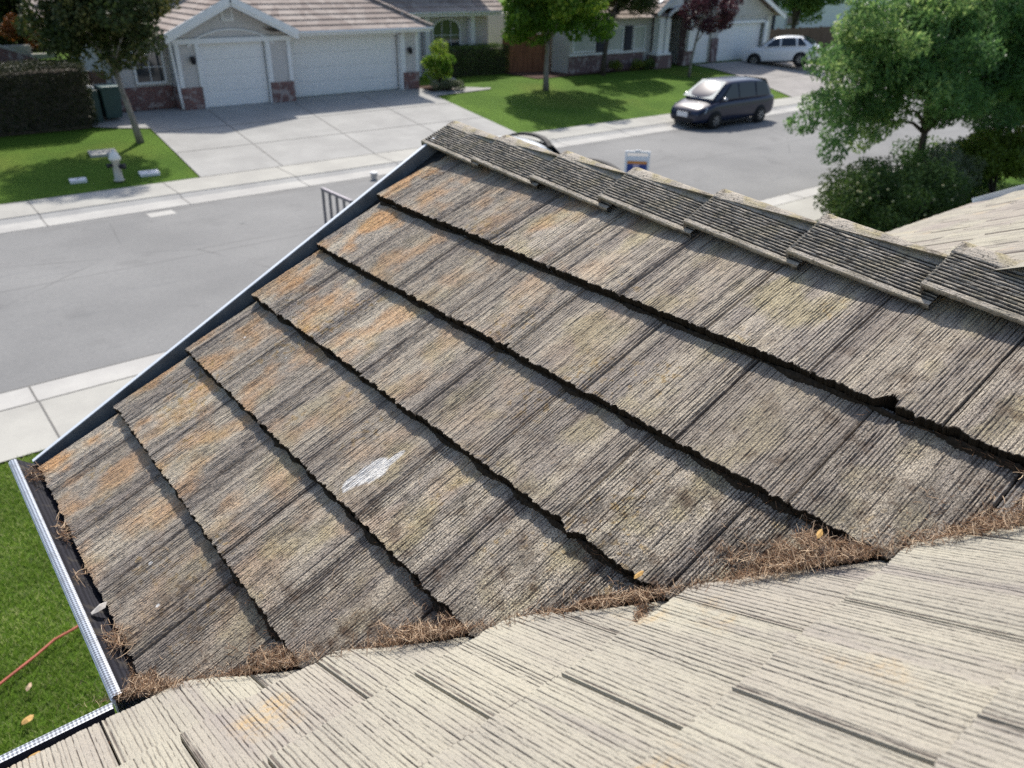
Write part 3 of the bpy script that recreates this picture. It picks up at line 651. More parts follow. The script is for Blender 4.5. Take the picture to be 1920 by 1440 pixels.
MT['fluff'] = simple('pale fluff', (0.55, 0.52, 0.48), .9, .2, 60)
def flake(name, c, pts, h, mat, label, cat, rz=0, group=None, tilt=(0, 0)):
    b = MB(); n = len(pts); vs = [(0, 0, h)]+[(x, y, h*.3*math.sin(i*2.1)) for i, (x, y) in enumerate(pts)]
    vs += [(x, y, z-.0006) for x, y, z in vs]; m = n+1
    fs = [(0, 1+i, 1+(i+1) % n) for i in range(n)]+[(m, m+1+(i+1) % n, m+1+i) for i in range(n)]+[(1+i, m+1+i, m+1+(i+1) % n, 1+(i+1) % n) for i in range(n)]
    b.add(vs, fs, 0, False); o = b.build(name, mat); o.location = c; o.rotation_euler = (tilt[0], tilt[1], rz); return tag(o, label, cat, group)
flake('feather', (.165, 2.10, gz+.014), [(.03, 0), (.012, .010), (-.02, .014), (-.028, .002), (-.015, -.010), (.010, -.012)], .010, MT['fluff'], 'whitish crumpled feather on the gutter screen', 'feather', .6)
MT['dryleaf'] = simple('dry tan leaf', (0.62, 0.38, 0.13), .7, .2, 30); MT['dryleaf2'] = simple('pale dry leaf', (0.55, 0.40, 0.27), .7, .2, 30)
LP = [(.06, 0), (.045, .02), (.02, .034), (-.012, .03), (-.035, .014), (-.045, 0), (-.03, -.018), (0, -.03), (.03, -.022)]
flake('fallen_leaf', (-.235, 5.22, T(5.2)+.045), [(x*.9, y) for x, y in LP], .014, MT['dryleaf'], 'yellow dry leaf lying on the near lawn, nearest the gutter', 'leaf', .4, 'dry leaves on the near lawn')
flake('fallen_leaf', (-.165, 5.56, T(5.5)+.045), [(x*.8, y*.6) for x, y in LP], .012, MT['dryleaf2'], 'slim pale tan leaf on the lawn beside the hose', 'leaf', 1.0, 'dry leaves on the near lawn')
flake('fallen_leaf', (.42, 5.35, T(5.2)+.05), [(x*.6, y*.5) for x, y in LP], .012, MT['dryleaf2'], 'small brown leaf on the lawn right against the gutter line', 'leaf', 1.4, 'dry leaves on the near lawn')
pv = valley(1.30); flake('fallen_leaf', (pv[0], pv[1]+.05, pv[2]+.03), [(x*.35, y*.2) for x, y in LP], .004, MT['dryleaf'], 'tiny yellow leaf on the largest needle heap', 'leaf', .3)
pv = valley(1.0); flake('fallen_leaf', (pv[0], pv[1]+.04, pv[2]+.025), [(x*.35, y*.2) for x, y in LP], .004, MT['dryleaf'], 'tiny yellow leaf where a side sprig leaves the needle strip', 'leaf', .1)
pv = (.03, 1.70); flake('fallen_leaf', (-.09, 1.675, gz+.012), [(x*.32, y*.3) for x, y in LP], .006, MT['dryleaf'], 'crumpled brown leaf on the lower gutter screen', 'leaf', .1)
# hose on the lawn
b = MB(); hp = [(-1.6, 5.05), (-1.1, 5.42), (-.7, 5.58), (-.34, 5.74), (-.05, 5.90), (.10, 6.0), (.25, 6.03), (.5, 6.12), (.9, 6.3)]
pts = []
for i in range(len(hp)-1):
    for t_ in np.linspace(0, 1, 6)[:-1]: x = hp[i][0]*(1-t_)+hp[i+1][0]*t_; y = hp[i][1]*(1-t_)+hp[i+1][1]*t_; pts.append((x, y, T(y)+.045))
b.tube(pts, .011, 8); o = b.build('garden_hose', simple('faded red hose', (.50, .13, .085), .5)); tag(o, 'faded red garden hose across the near lawn', 'hose')
# grass blades on the near lawn
N = 70000; gx = rng.uniform(-1.4, .75, N); gy = rng.uniform(2.6, 9.62, N); kz = np.interp(gy, TY, TZ)
a = rng.uniform(0, 6.28, N); hgt = rng.uniform(.025, .06, N); ln_ = rng.uniform(.1, .9, N)*hgt; wd = rng.uniform(.0022, .0045, N)
la = rng.uniform(0, 6.28, N); V = np.zeros((N, 4, 3))
V[:, 0] = np.stack([gx-np.cos(a)*wd, gy-np.sin(a)*wd, kz-.02], -1); V[:, 1] = np.stack([gx+np.cos(a)*wd, gy+np.sin(a)*wd, kz-.02], -1)
mx_ = gx+np.cos(la)*ln_; my_ = gy+np.sin(la)*ln_
V[:, 2] = np.stack([mx_+np.cos(a)*wd*.5, my_+np.sin(a)*wd*.5, kz-.02+hgt], -1); V[:, 3] = np.stack([mx_-np.cos(a)*wd*.5, my_-np.sin(a)*wd*.5, kz-.02+hgt], -1)
MT['blade'] = m_leaf('grass blade', (0.15, 0.27, 0.03), (0.34, 0.46, 0.09), (0.55, 0.58, 0.26), .45)
o = npmesh('grass', V.reshape(-1, 3), np.arange(N*4).reshape(-1, 4), MT['blade'], None, False, {'rnd': np.repeat(rng.random(N), 4)})
tag(o, 'short green grass blades of the near lawn', 'grass', kind='stuff')

# ------------------------------------------------------------------ vegetation
TONE = [None]
def leaves(n, sampler, size, aspect, seed, droop=0.3):
    r = np.random.default_rng(seed); P = sampler(n, r); n = len(P)
    s = r.uniform(.6, 1.25, n)*size; d = r.normal(size=(n, 3)); d[:, 2] -= droop; d /= np.linalg.norm(d, axis=1)[:, None]
    a = np.cross(d, r.normal(size=(n, 3))); a /= np.linalg.norm(a, axis=1)[:, None]; nn = np.cross(d, a)
    V = np.zeros((n, 4, 3)); s = s[:, None]
    V[:, 0] = P-d*s*.5; V[:, 1] = P+a*s*.5*aspect+nn*s*.10; V[:, 2] = P+d*s*.5; V[:, 3] = P-a*s*.5*aspect+nn*s*.10
    TONE[0] = r.random(n) if not hasattr(sampler, 'k') else np.clip(.55*r.random(sampler.n)[sampler.k]+.5*r.random(n)-.02, 0, 1)
    return V.reshape(-1, 3), np.arange(n*4).reshape(-1, 4), r
def clumps(cs_):
    # cs_: list of (center, radii) clumps; points gather toward the shell
    cs_ = [(np.array(c), np.array(r_)) for c, r_ in cs_]; wts = np.array([np.prod(r_)**(2/3) for _, r_ in cs_]); wts = wts/wts.sum()
    def f(n, r):
        k = r.choice(len(cs_), n, p=wts); f.k = k; f.n = len(cs_); d = r.normal(size=(n, 3)); d /= np.linalg.norm(d, axis=1)[:, None]
        q = r.uniform(.25, 1, n)**.45
        return np.array([c for c, _ in cs_])[k]+d*q[:, None]*np.array([x for _, x in cs_])[k]
    return f
def make_clumps(c, R, n, cr, seed, hollow=.55, flat=.8):
    r = np.random.default_rng(seed); out = []
    for _ in range(n):
        d = r.normal(size=3); d /= np.linalg.norm(d); q = r.uniform(hollow, 1.0)
        s = r.uniform(.6, 1.3)*cr; out.append((np.array(c)+d*np.array(R)*q, (s, s, s*flat)))
    return out
def tree(label, cat, base, trunk, cl, nleaf, lsize, asp, lmat, bmat, seed, group=None, name='tree', limbs=8, tr=(.12, .06), droop=.3, rest=None):
    root = empty(name, base, 0, label, cat, group); bx = np.array(base)
    b = MB(); pts = [np.array(p)-bx for p in trunk]; n = len(pts); rs = np.linspace(tr[0], tr[1], n); rs[0] *= 1.25
    b.tube(pts, list(rs), 10); r = np.random.default_rng(seed+99)
    idx = r.choice(len(cl), min(limbs, len(cl)), replace=False); top = pts[-1]
    for i in idx:
        e = np.array(cl[i][0])-bx; m = (top+e)/2+r.normal(0, .12, 3); s0 = pts[-1] if r.random() < .6 else pts[-2]
        b.tube([s0, s0+(m-s0)*.5+[0, 0, .1], m, e], [tr[1]*.8, tr[1]*.55, tr[1]*.35, tr[1]*.12], 7)
    b.build('trunk', bmat, root)
    V, F, r = leaves(nleaf, clumps(cl), lsize, asp, seed, droop); V = V-bx
    k = np.repeat(TONE[0], 4)
    npmesh('crown', V, F, lmat, root, False, {'rnd': k}); return root
L_dark = m_leaf('dark olive leaves', (0.03, 0.055, 0.015), (0.08, 0.105, 0.028), (0.22, 0.20, 0.065), .35)
L_mid = m_leaf('green leaves', (0.055, 0.13, 0.03), (0.12, 0.24, 0.05), (0.26, 0.36, 0.08), .45)
L_brt = m_leaf('bright green leaves', (0.07, 0.16, 0.015), (0.18, 0.33, 0.03), (0.48, 0.58, 0.08), .5)
L_pur = m_leaf('purple plum leaves', (0.06, 0.022, 0.032), (0.11, 0.04, 0.055), (0.18, 0.08, 0.09), .4)
L_hed = m_leaf('hedge leaves', (0.016, 0.026, 0.009), (0.04, 0.05, 0.016), (0.09, 0.09, 0.03), .25)
L_hed2 = m_leaf('boxwood leaves', (0.06, 0.11, 0.025), (0.13, 0.20, 0.05), (0.30, 0.38, 0.11), .4)
L_ash = m_leaf('glossy ash leaves', (0.10, 0.21, 0.07), (0.24, 0.40, 0.12), (0.55, 0.68, 0.24), .52, .4)
L_yel = m_leaf('yellow green leaves', (0.12, 0.19, 0.02), (0.24, 0.28, 0.04), (0.36, 0.32, 0.06), .45)
L_gry = m_leaf('grey green leaves', (0.10, 0.13, 0.06), (0.20, 0.22, 0.13), (0.36, 0.36, 0.26), .35)
L_org = m_leaf('rusty leaves', (0.20, 0.07, 0.02), (0.32, 0.12, 0.03), None, .4)
FT = 'street trees in the front lawns across the road'
tree('dark olive tree with pale leaning trunk beside the clipped hedge and green bin', 'tree', (6.68, 26.2, T(26.2)),
     [(6.70, 26.2, .44), (6.62, 26.2, 1.1), (6.52, 26.25, 1.8), (6.42, 26.3, 2.5)],
     make_clumps((6.45, 26.3, 4.2), (1.85, 1.6, 1.7), 90, .55, 31, .15)+make_clumps((5.0, 26.4, 3.6), (.6, .8, .6), 12, .45, 32), 30000, .13, .65, L_dark, MT['bark'], 1, FT, tr=(.10, .065))
tree('round bright green tree with slim whitish trunk on the lawn', 'tree', (24.34, 27.65, T(27.65)),
     [(24.36, 27.65, .56), (24.34, 27.65, 1.2), (24.36, 27.65, 1.9), (24.42, 27.65, 2.6)],
     make_clumps((24.7, 27.7, 4.5), (3.3, 2.3, 2.0), 130, .62, 33, .2), 36000, .17, .75, L_brt, MT['bark'], 2, FT, tr=(.13, .09))
tree('dark crowned tree with thin dark trunk in front of the shuttered windows', 'tree', (29.6, 29.4, T(29.4)),
     [(29.6, 29.4, .7), (29.65, 29.4, 1.6), (29.8, 29.4, 2.6), (30.0, 29.4, 3.3)],
     make_clumps((31.2, 29.6, 4.6), (2.4, 1.4, 1.5), 70, .5, 34, .15), 17000, .14, .6, L_dark, MT['bark2'], 3, FT, tr=(.13, .09))
tree('purple leaved plum tree with thin grey trunk near the right driveway', 'tree', (33.9, 27.5, T(27.5)),
     [(33.9, 27.5, .55), (33.95, 27.5, 1.3), (34.1, 27.5, 2.1), (34.3, 27.5, 2.9)],
     make_clumps((35.0, 27.6, 3.7), (2.1, 1.3, 1.3), 34, .42, 35, .3), 6500, .14, .6, L_pur, MT['bark'], 4, FT, tr=(.07, .05), limbs=12)
NT = make_clumps((19.9, 9.5, 3.75), (3.5, 1.9, 1.7), 110, .55, 36, .25, .7)+make_clumps((24.0, 8.8, 4.2), (3.2, 2.0, 2.4), 80, .6, 37, .3, .7)\
    +make_clumps((25.5, 9.0, 2.6), (2.6, 1.3, .9), 40, .5, 48, .2, .7)+[((16.9, 9.9, 2.7), (.5, .5, .4)), ((16.4, 10.0, 2.35), (.4, .4, .25)), ((17.6, 9.8, 2.1), (.45, .4, .35)), ((17.2, 9.6, 1.75), (.35, .35, .3)), ((18.1, 9.8, 2.6), (.6, .5, .5)), ((18.4, 9.6, 1.9), (.5, .4, .35)), ((17.3, 9.6, 3.3), (.6, .5, .5)), ((19.0, 9.6, 2.1), (.5, .4, .35))]
tree('large glossy green tree by the near sidewalk, filling the right corner', 'tree', (21.3, 9.35, T(9.35)),
     [(21.4, 9.3, .1), (21.15, 9.3, .8), (20.95, 9.3, 1.35), (20.9, 9.3, 1.8), (21.0, 9.3, 2.5)], NT, 100000, .15, .36, L_ash, MT['bark2'], 5, None, limbs=26, tr=(.10, .07), droop=.7)
BT = 'trees behind the far houses'
tree('deep green tree whose low crown hangs above the white car', 'tree', (52.5, 34, .75), [(52.5, 34, .7), (52.5, 34, 2), (52.6, 34, 3.4)],
     make_clumps((53.5, 34, 4.6), (4.2, 2.5, 1.8), 70, .8, 38, .2), 16000, .2, .7, L_mid, MT['bark2'], 6, BT, tr=(.2, .12))
tree('black shaded tree with a bare trunk at the upper left edge', 'tree', (5.2, 40, .75), [(5.3, 40, .7), (5.2, 40, 2.2), (5.0, 40, 4.0)],
     make_clumps((4.8, 41, 6.2), (4.0, 2.5, 2.6), 50, .9, 39, .2), 9000, .18, .7, L_dark, MT['bark'], 7, BT, tr=(.16, .12))
tree('dense dark evergreen closing the view behind the olive tree', 'tree', (8.2, 44, .75), [(8.2, 44, .7), (8.2, 44, 2), (8.2, 44, 3)],
     make_clumps((7.0, 44, 3.4), (5.5, 1.6, 2.9), 80, .9, 40, .1), 16000, .2, .7, L_dark, MT['bark2'], 8, BT, tr=(.2, .15))
def bush(name, label, cat, c, R, n, cr, nl, ls, asp, lmat, seed, group=None, hollow=.2):
    root = empty(name, (c[0], c[1], T(c[1])), 0, label, cat, group); bx = np.array(root.location)
    cl = make_clumps(c, R, n, cr, seed, hollow)
    V, F, r = leaves(nl, clumps(cl), ls, asp, seed); V[:, 2] = np.maximum(V[:, 2], T(c[1])+.01)
    npmesh('foliage', V-bx, F, lmat, root, False, {'rnd': np.repeat(TONE[0], 4)})
    b = MB()
    for k in range(6):
        e = np.array(cl[k % len(cl)][0])-bx; b.tube([(0, 0, 0), e*.5+[0, 0, .1], e], [.035, .025, .01], 6)
    b.build('stem', MT['bark2'], root); return root
bush('orange_shrub', 'rusty orange shrub beside the shaded tree trunk', 'shrub', (6.6, 38.6, 2.8), (.8, .5, .6), 12, .35, 2500, .12, .7, L_org, 41)
bush('shrub', 'loose light green shrub at the end of the big garage', 'shrub', (20.0, 29.6, 1.75), (.65, .6, .85), 26, .32, 6000, .09, .6, L_brt, 42)
bush('low_plants', 'low grey green plants in the bed by the path', 'ground cover', (20.0, 28.95, .95), (.85, .30, .14), 18, .2, 3000, .07, .6, L_gry, 43)
FS = 'small shrubs below the shuttered windows'
for i_, (x, lb, m_) in enumerate([(30.9, 'small yellowish shrub under the right shutter', L_yel), (32.4, 'wider yellow green shrub between shutter and porch column', L_yel), (33.3, 'dark low shrub at the foot of the porch column', L_hed2)]):
    bush('shrub', lb, 'shrub', (x, 29.85, 1.0), (.35+.1*(i_ == 1), .25, .22), 8, .2, 900, .08, .6, m_, 60+i_, FS)
BL = (22.0, 8.7)
bush('flowering_shrub', 'large dark camellia shrub dotted with pale blossoms at the roof edge', 'shrub', (17.2, 8.0, .95), (1.9, 1.4, .8), 90, .42, 30000, .075, .6, L_hed2, 44, None, .3)
bush('feathery_shrub', 'pale feathery shrub beside the camellia', 'shrub', (19.5, 8.0, 1.15), (.75, .7, .65), 30, .3, 8000, .10, .2, L_gry, 45, None, .2)
bush('shrub', 'dark green shrub mass behind the pale feathery one', 'shrub', (21.4, 8.8, .9), (2.6, 1.0, .7), 60, .42, 15000, .08, .6, L_mid, 47, None, .2)
bush('shrub', 'yellow green shrub at the right edge of the view', 'shrub', (22.6, 7.9, 1.35), (1.7, 1.0, .65), 50, .38, 14000, .10, .6, L_yel, 46, None, .3)
# blossoms of the camellia
r = np.random.default_rng(3); fl = bpy.data.objects['flowering_shrub']; b = MB()
for _ in range(22):
    d = r.normal(size=3); d /= np.linalg.norm(d); d[2] = abs(d[2]); d[1] = -abs(d[1])*.8; p = np.array((17.0, 8.0, 1.0))+d*np.array((1.75, 1.55, 1.1))-np.array(fl.location)
    b.lathe(p, [(.012, -.02), (.028, 0), (.024, .02), (.01, .03)], 7)
b.build('blossom', simple('cream blossom', (.34, .32, .17), .7, .1, 30), fl)
def hedge(name, label, x0, x1, y0, y1, h, lmat, seed, nl, inner=.10):
    z0 = T((y0+y1)/2); root = empty(name, (x0, y0, z0), 0, label, 'hedge'); r = np.random.default_rng(seed)
    b = MB(); b.box(inner, x1-x0-inner, inner, y1-y0-inner, -.1, h-inner-.02); b.build('hedge_core', MT['bark2'], root, .08, 2)
    W_, D_ = x1-x0, y1-y0
    def f(n, rr):
        area = np.array([W_*h, W_*h, D_*h, D_*h, W_*D_]); k = rr.choice(5, n, p=area/area.sum()); u, v = rr.random(n), rr.random(n)
        P = np.zeros((n, 3)); jj = rr.normal(0, .035, n)+.02*np.sin(u*23)+.02*np.sin(v*11+u*5)
        P[:, 0] = np.where(k < 2, u*W_, np.where(k == 2, -jj, np.where(k == 3, W_+jj, u*W_)))
        P[:, 1] = np.where(k == 0, -jj, np.where(k == 1, D_+jj, np.where(k < 4, u*D_, v*D_)))
        P[:, 2] = np.where(k < 4, v*h, h+jj); cut = .12
        return P
    V, F, rr = leaves(nl, f, .055, .7, seed)
    npmesh('foliage', V, F, lmat, root, False, {'rnd': np.repeat(rr.random(len(V)//4), 4)}); return root
hedge('clipped_hedge', 'big dark clipped hedge at the left edge behind the hydrant lawn', -2.5, 6.05, 28.2, 30.2, 1.75, L_hed, 51, 60000)
hedge('clipped_hedge', 'low boxy green hedge below the arched window', 22.5, 25.9, 32.2, 33.1, 1.25, L_hed2, 52, 16000)

# ------------------------------------------------------------------ houses across the road
def win(parent, x0, x1, z0, z1, y, arch=0, mull=(2, 2), fw_=.07, gm='glass'):
    b = MB(); b.box(x0-fw_, x1+fw_, y-.05, y+.02, z0-fw_, z0); b.box(x0-fw_, x0, y-.05, y+.02, z0, z1); b.box(x1, x1+fw_, y-.05, y+.02, z0, z1)
    if arch:
        cx, R_ = (x0+x1)/2, (x1-x0)/2; N = 10
        for i in range(N):
            a0, a1 = math.pi*i/N, math.pi*(i+1)/N
            b.bar((cx-R_*math.cos(a0), y-.015, z1+arch*math.sin(a0)), (cx-R_*math.cos(a1), y-.015, z1+arch*math.sin(a1)), .07, fw_)
    else: b.box(x0-fw_, x1+fw_, y-.05, y+.02, z1, z1+fw_)
    f = b.build('window', MT['white'], parent)
    b = MB(); poly = [(x0, z0), (x1, z0), (x1, z1)]
    if arch: poly += [(cx-R_*math.cos(math.pi*(1-i/10)), z1+arch*math.sin(math.pi*(1-i/10))) for i in range(1, 10)]
    poly += [(x0, z1)]
    b.add([(x, y-.006, z) for x, z in poly], [tuple(range(len(poly)))]); b.build('pane', MT[gm], f)
    if mull:
        b = MB()
        for i in range(1, mull[0]): x = x0+(x1-x0)*i/mull[0]; b.box(x-.012, x+.012, y-.03, y-.008, z0, z1+arch*.9)
        for i in range(1, mull[1]): z = z0+(z1-z0)*i/mull[1]; b.box(x0, x1, y-.028, y-.009, z-.012, z+.012)
        b.build('muntin', MT['white'], f)
    return f
def gdoor(parent, x0, x1, z0, z1, y, rows=4, mat='door'):
    b = MB(); h = (z1-z0)/rows; n = max(4, int((x1-x0)/.6))
    for i in range(rows):
        b.box(x0, x1, y, y+.05, z0+i*h+.002, z0+(i+1)*h-.002)
        for j in range(n):
            w_ = (x1-x0)/n; b.box(x0+j*w_+.08, x0+(j+1)*w_-.08, y-.004, y-.0005, z0+i*h+.10, z0+(i+1)*h-.10)
    b.box(x0, x1, y+.06, y+.09, z0, z1)
    return b.build('garage_door', MT[mat], parent, .004, 1)
def lantern(parent, x, y, z):
    b = MB(); b.box(x-.05, x+.05, y-.03, y, z-.05, z+.12); b.bar((x, y-.02, z+.1), (x, y-.16, z+.14), .02, .02)
    b.lathe((x, y-.16, z-.12), [(.05, 0), (.075, .02), (.085, .18), (.10, .19), (.02, .27)], 6)
    b.build('wall_lantern', MT['lamp'], parent)
def stepped(b, A, B, Cc, D_, rows, th=.035):
    # A-B eave, D_-Cc ridge
    A, B, Cc, D_ = map(Vector, (A, B, Cc, D_)); n = (B-A).cross(D_-A).normalized()
    for i in range(rows):
        t0, t1 = i/rows, (i+1)/rows
        p = [A.lerp(D_, t0)+n*th, B.lerp(Cc, t0)+n*th, B.lerp(Cc, t1), A.lerp(D_, t1), A.lerp(D_, t0), B.lerp(Cc, t0)]
        b.add(p, [(0, 1, 2, 3), (4, 5, 1, 0)])
G0 = .75
lh = empty('ranch_house', (14, 32, G0), 0, 'pale stucco house with two white garage doors and brick bases', 'house')
def P_(o): o.matrix_parent_inverse = Matrix.Translation(-lh.location); return o
class Par:  # builds children of a root in world coordinates
    def __init__(s, root): s.r = root
def wb(b, name, mat, root, bevel=0, par=None):
    o = b.build(name, mat, par or root, bevel)
    o.matrix_parent_inverse = Matrix.Translation(-root.location); return o
def fix(root):
    for c in root.children: c.matrix_parent_inverse = Matrix.Translation(-root.location)
b = MB()
# gable garage with opening x 10.0-12.4, z G0..2.87
def wallx(x0, x1, z0, z1, y, y1): b.box(x0, x1, y, y1, z0, z1)
wallx(9.2, 9.98, G0, 3.05, 29.5, 36); wallx(12.42, 13.35, G0, 3.05, 29.5, 36); wallx(9.98, 12.42, 2.87, 3.05, 29.5, 36)
b.prism([(9.2, 3.05), (13.35, 3.05), (11.28, 4.05)], 29.5, 35)
wallx(13.36, 13.62, G0, 3.05, 30.1, 36); wallx(18.36, 19.15, G0, 3.05, 29.9, 36); wallx(13.62, 18.36, 2.87, 3.05, 30.1, 36)
wallx(7.3, 9.19, G0, 3.1, 30.3, 36)
wallx(19.16, 20.6, G0, 3.3, 33.6, 40); wallx(20.6, 25.6, G0, 3.5, 33.5, 41)
b.build('wall', MT['siding'], lh)
b = MB()  # brick bases
b.box(9.15, 9.93, 29.46, 29.499, G0, 1.47); b.box(9.15, 9.199, 29.5, 30.28, G0, 1.47); b.box(12.47, 13.38, 29.46, 29.499, G0, 1.45); b.box(18.42, 19.18, 29.86, 29.899, G0, 1.42); b.box(19.151, 19.18, 29.9, 33, G0, 1.42)
b.box(7.28, 9.14, 30.24, 30.298, G0, 1.5)
build_each(b, 'brick_base', MT['brick'], lh)
b = MB()
for x in (9.2, 9.88, 12.44, 13.22): b.box(x, x+.14, 29.44, 29.4585, 1.475, 2.95); b.box(x+.005, x+.135, 29.4586, 29.499, 1.475, 2.95)
b.box(9.95, 9.998, 29.452, 29.56, G0, 2.87); b.box(12.40, 12.436, 29.452, 29.56, G0, 2.87)
b.box(9.15, 13.40, 29.42, 29.4395, 2.86, 3.02)
for x in (18.4, 19.04): b.box(x, x+.13, 29.84, 29.898, 1.43, 3.0)
b.box(18.33, 18.395, 29.84, 30.1, G0, 2.87); b.box(13.40, 13.60, 30.04, 30.098, G0, 3.0)
b.box(13.61, 18.3, 30.03, 30.098, 2.86, 2.99)
build_each(b, 'trim', MT['white'], lh); b = MB()
N = 14
for i in range(N):
    a0, a1 = math.pi*(.15+.7*i/N), math.pi*(.15+.7*(i+1)/N); rr_ = 1.75
    b.bar((11.2-rr_*math.cos(a0), 29.47, 2.35+.93*math.sin(a0)), (11.2-rr_*math.cos(a1), 29.47, 2.35+.93*math.sin(a1)), .05, .05)
b.build('arch_trim', MT['white'], lh); b = MB()
b.box(21.75, 22.0, 33.2, 33.45, G0, 3.35); b.box(24.35, 24.6, 33.2, 33.45, G0, 3.35); b.box(21.2, 21.45, 33.2, 33.45, G0, 3.35)
build_each(b, 'porch_post', MT['white'], lh)
gdoor(lh, 10.0, 12.39, G0+.01, 2.855, 29.62, 4); gdoor(lh, 13.62, 18.32, G0+.01, 2.855, 30.2, 4)
lantern(lh, 9.72, 29.46, 2.35); lantern(lh, 18.72, 29.88, 2.25)
b = MB(); b.box(10.95, 11.37, 29.44, 29.499, 3.55, 3.95); b.prism([(10.95, 3.95), (11.37, 3.95), (11.28, 4.06), (11.04, 4.06)], 29.44, 29.498)
vv = b.build('gable_vent', MT['white'], lh); b = MB()
for i in range(6): b.box(11.02, 11.30, 29.42, 29.4395, 3.60+i*.055, 3.63+i*.055)
b.build('louver', MT['siding'], vv)
# eaves, rakes, roof
b = MB(); ap = (11.13, 4.25)
for sx in (-1, 1):
    xe = ap[0]+sx*2.35; b.bar((ap[0], 28.90, ap[1]), (xe, 28.90, 3.13), .05, .20); b.bar((ap[0], 28.93, ap[1]-.16), (xe, 28.93, 2.97), .03, .10)
b.box(13.45, 19.45, 29.30, 29.34, 3.0, 3.15); b.box(19.41, 19.45, 29.35, 34, 3.0, 3.15)
b.box(19.8, 25.9, 32.80, 32.84, 3.36, 3.52)
build_each(b, 'fascia', MT['white'], lh)
b = MB()
b.tube([(13.55, 29.24, 3.12), (19.5, 29.24, 3.12)], .055, 8); b.tube([(20.0, 32.74, 3.48), (25.9, 32.74, 3.48)], .055, 8); build_each(b, 'gutter', MT['white'], lh)
for pts_ in ([(9.0, 29.2, 2.95), (9.05, 29.42, 2.75), (9.12, 29.42, 1.6), (9.10, 29.36, 1.4), (9.14, 29.36, G0+.05)], [(13.5, 29.98, 2.9), (13.5, 29.98, G0+.1)]):
    b = MB(); b.tube(pts_, .045, 8); b.build('downspout', MT['white'], lh)
b = MB()
stepped(b, (8.75, 28.88, 3.10), (11.13, 28.88, 4.33), (11.13, 36, 4.33), (8.75, 36, 3.10), 1)
b2 = MB()
stepped(b2, (8.72, 36, 3.16), (8.72, 28.88, 3.16), (11.13, 28.88, 4.36), (11.13, 36, 4.36), 8)
stepped(b2, (13.54, 28.88, 3.16), (13.54, 36, 3.16), (11.13, 36, 4.36), (11.13, 28.88, 4.36), 8)
stepped(b2, (12.6, 29.22, 3.14), (19.5, 29.22, 3.14), (15.6, 33.6, 5.35), (9.4, 33.6, 5.35), 13)
stepped(b2, (19.5, 29.22, 3.14), (19.5, 38, 3.14), (15.6, 38, 5.35), (15.6, 33.6, 5.35), 13)
stepped(b2, (5.6, 30.0, 3.0), (9.0, 29.9, 3.0), (9.0, 34, 5.0), (5.6, 34, 5.0), 10)
stepped(b2, (18.4, 32.7, 3.5), (26.2, 32.7, 3.5), (26.2, 37.4, 5.9), (18.4, 37.4, 5.9), 13)
stepped(b2, (5.6, 33.5, 5.1), (26, 33.5, 5.1), (26, 41, 8.0), (5.6, 41, 8.0), 16)
for i in range(11):
    t_ = i/11; p = Vector((19.5, 29.22, 3.2)).lerp(Vector((15.6, 33.6, 5.42)), t_); q = Vector((19.5, 29.22, 3.2)).lerp(Vector((15.6, 33.6, 5.42)), t_+.11); b2.bar(p+Vector((0, 0, .03)), q, .2, .05)
b2.build('roof', MT['farroof'], lh)
b = MB(); b.box(13.4, 19.42, 29.36, 30.05, 2.985, 3.03); b.box(19.9, 25.8, 32.86, 33.45, 3.3, 3.36); build_each(b, 'soffit', MT['white'], lh)
win(lh, 8.05, 8.95, 1.65, 2.6, 30.27, 0, (2, 2)); win(lh, 22.35, 23.85, 1.9, 2.75, 33.48, .42, (3, 3))
fix(lh)
for c in lh.children:
    for d in c.children: d.matrix_parent_inverse = Matrix.Identity(4)
rh = empty('neighbour_house', (36, 32, G0), 0, 'grey house with dark shutters, white porch column and arched gable entry', 'house')
b = MB()
b.box(28.2, 34.0, 30.35, 38, G0, 3.2); b.box(36.6, 37.05, 30.3, 38, G0, 3.0); b.box(43.75, 44.3, 30.2, 38, G0, 3.1); b.box(37.05, 43.75, 30.3, 38, 2.75, 3.1); b.box(38.9, 39.5, 30.3, 31, G0, 2.75)
b.prism([(36.6, 3.1), (44.6, 3.1), (40.6, 4.9)], 30.25, 37); b.box(34.0, 36.6, 32.2, 38, G0, 3.6)
b.build('wall', MT['siding2'], rh)
b = MB(); b.box(28.15, 33.4, 30.28, 30.349, G0, 1.55); b.box(33.7, 34.9, 29.6, 30.27, G0, 1.38); b.box(36.2, 37.0, 29.9, 30.29, G0, 3.0); b.box(38.92, 39.48, 30.2, 30.299, G0, 2.0)
b.box(34.01, 36.19, 31.9, 32.19, G0, 3.2)
build_each(b, 'brick_base', MT['brick2'], rh)
b = MB(); b.box(28.1, 33.5, 30.22, 30.279, 1.56, 1.64); b.box(33.75, 34.85, 29.65, 30.25, 1.39, 1.5); b.box(33.9, 34.28, 29.75, 30.15, 1.5, 3.2); b.box(34.42, 34.75, 29.75, 30.15, 1.5, 3.1); b.box(36.25, 36.75, 29.7, 29.89, 1.5, 2.9)
build_each(b, 'trim', MT['white'], rh); b = MB()
N = 12
for i in range(N):
    a0, a1 = math.pi*i/N, math.pi*(i+1)/N; b.bar((35.5-.95*math.cos(a0), 29.8, 3.05+.55*math.sin(a0)), (35.5-.95*math.cos(a1), 29.8, 3.05+.55*math.sin(a1)), .12, .14)
b.build('arch_trim', MT['white'], rh); b = MB()
b.prism([(33.8, 3.25), (34.6, 3.62), (36.4, 3.62), (37.2, 3.25), (37.0, 3.9), (35.5, 4.8), (34.0, 3.9)], 29.9, 30.1)
b.bar((33.5, 29.6, 3.35), (35.5, 29.6, 4.75), .06, .22); b.bar((37.5, 29.6, 3.35), (35.5, 29.6, 4.75), .06, .22)
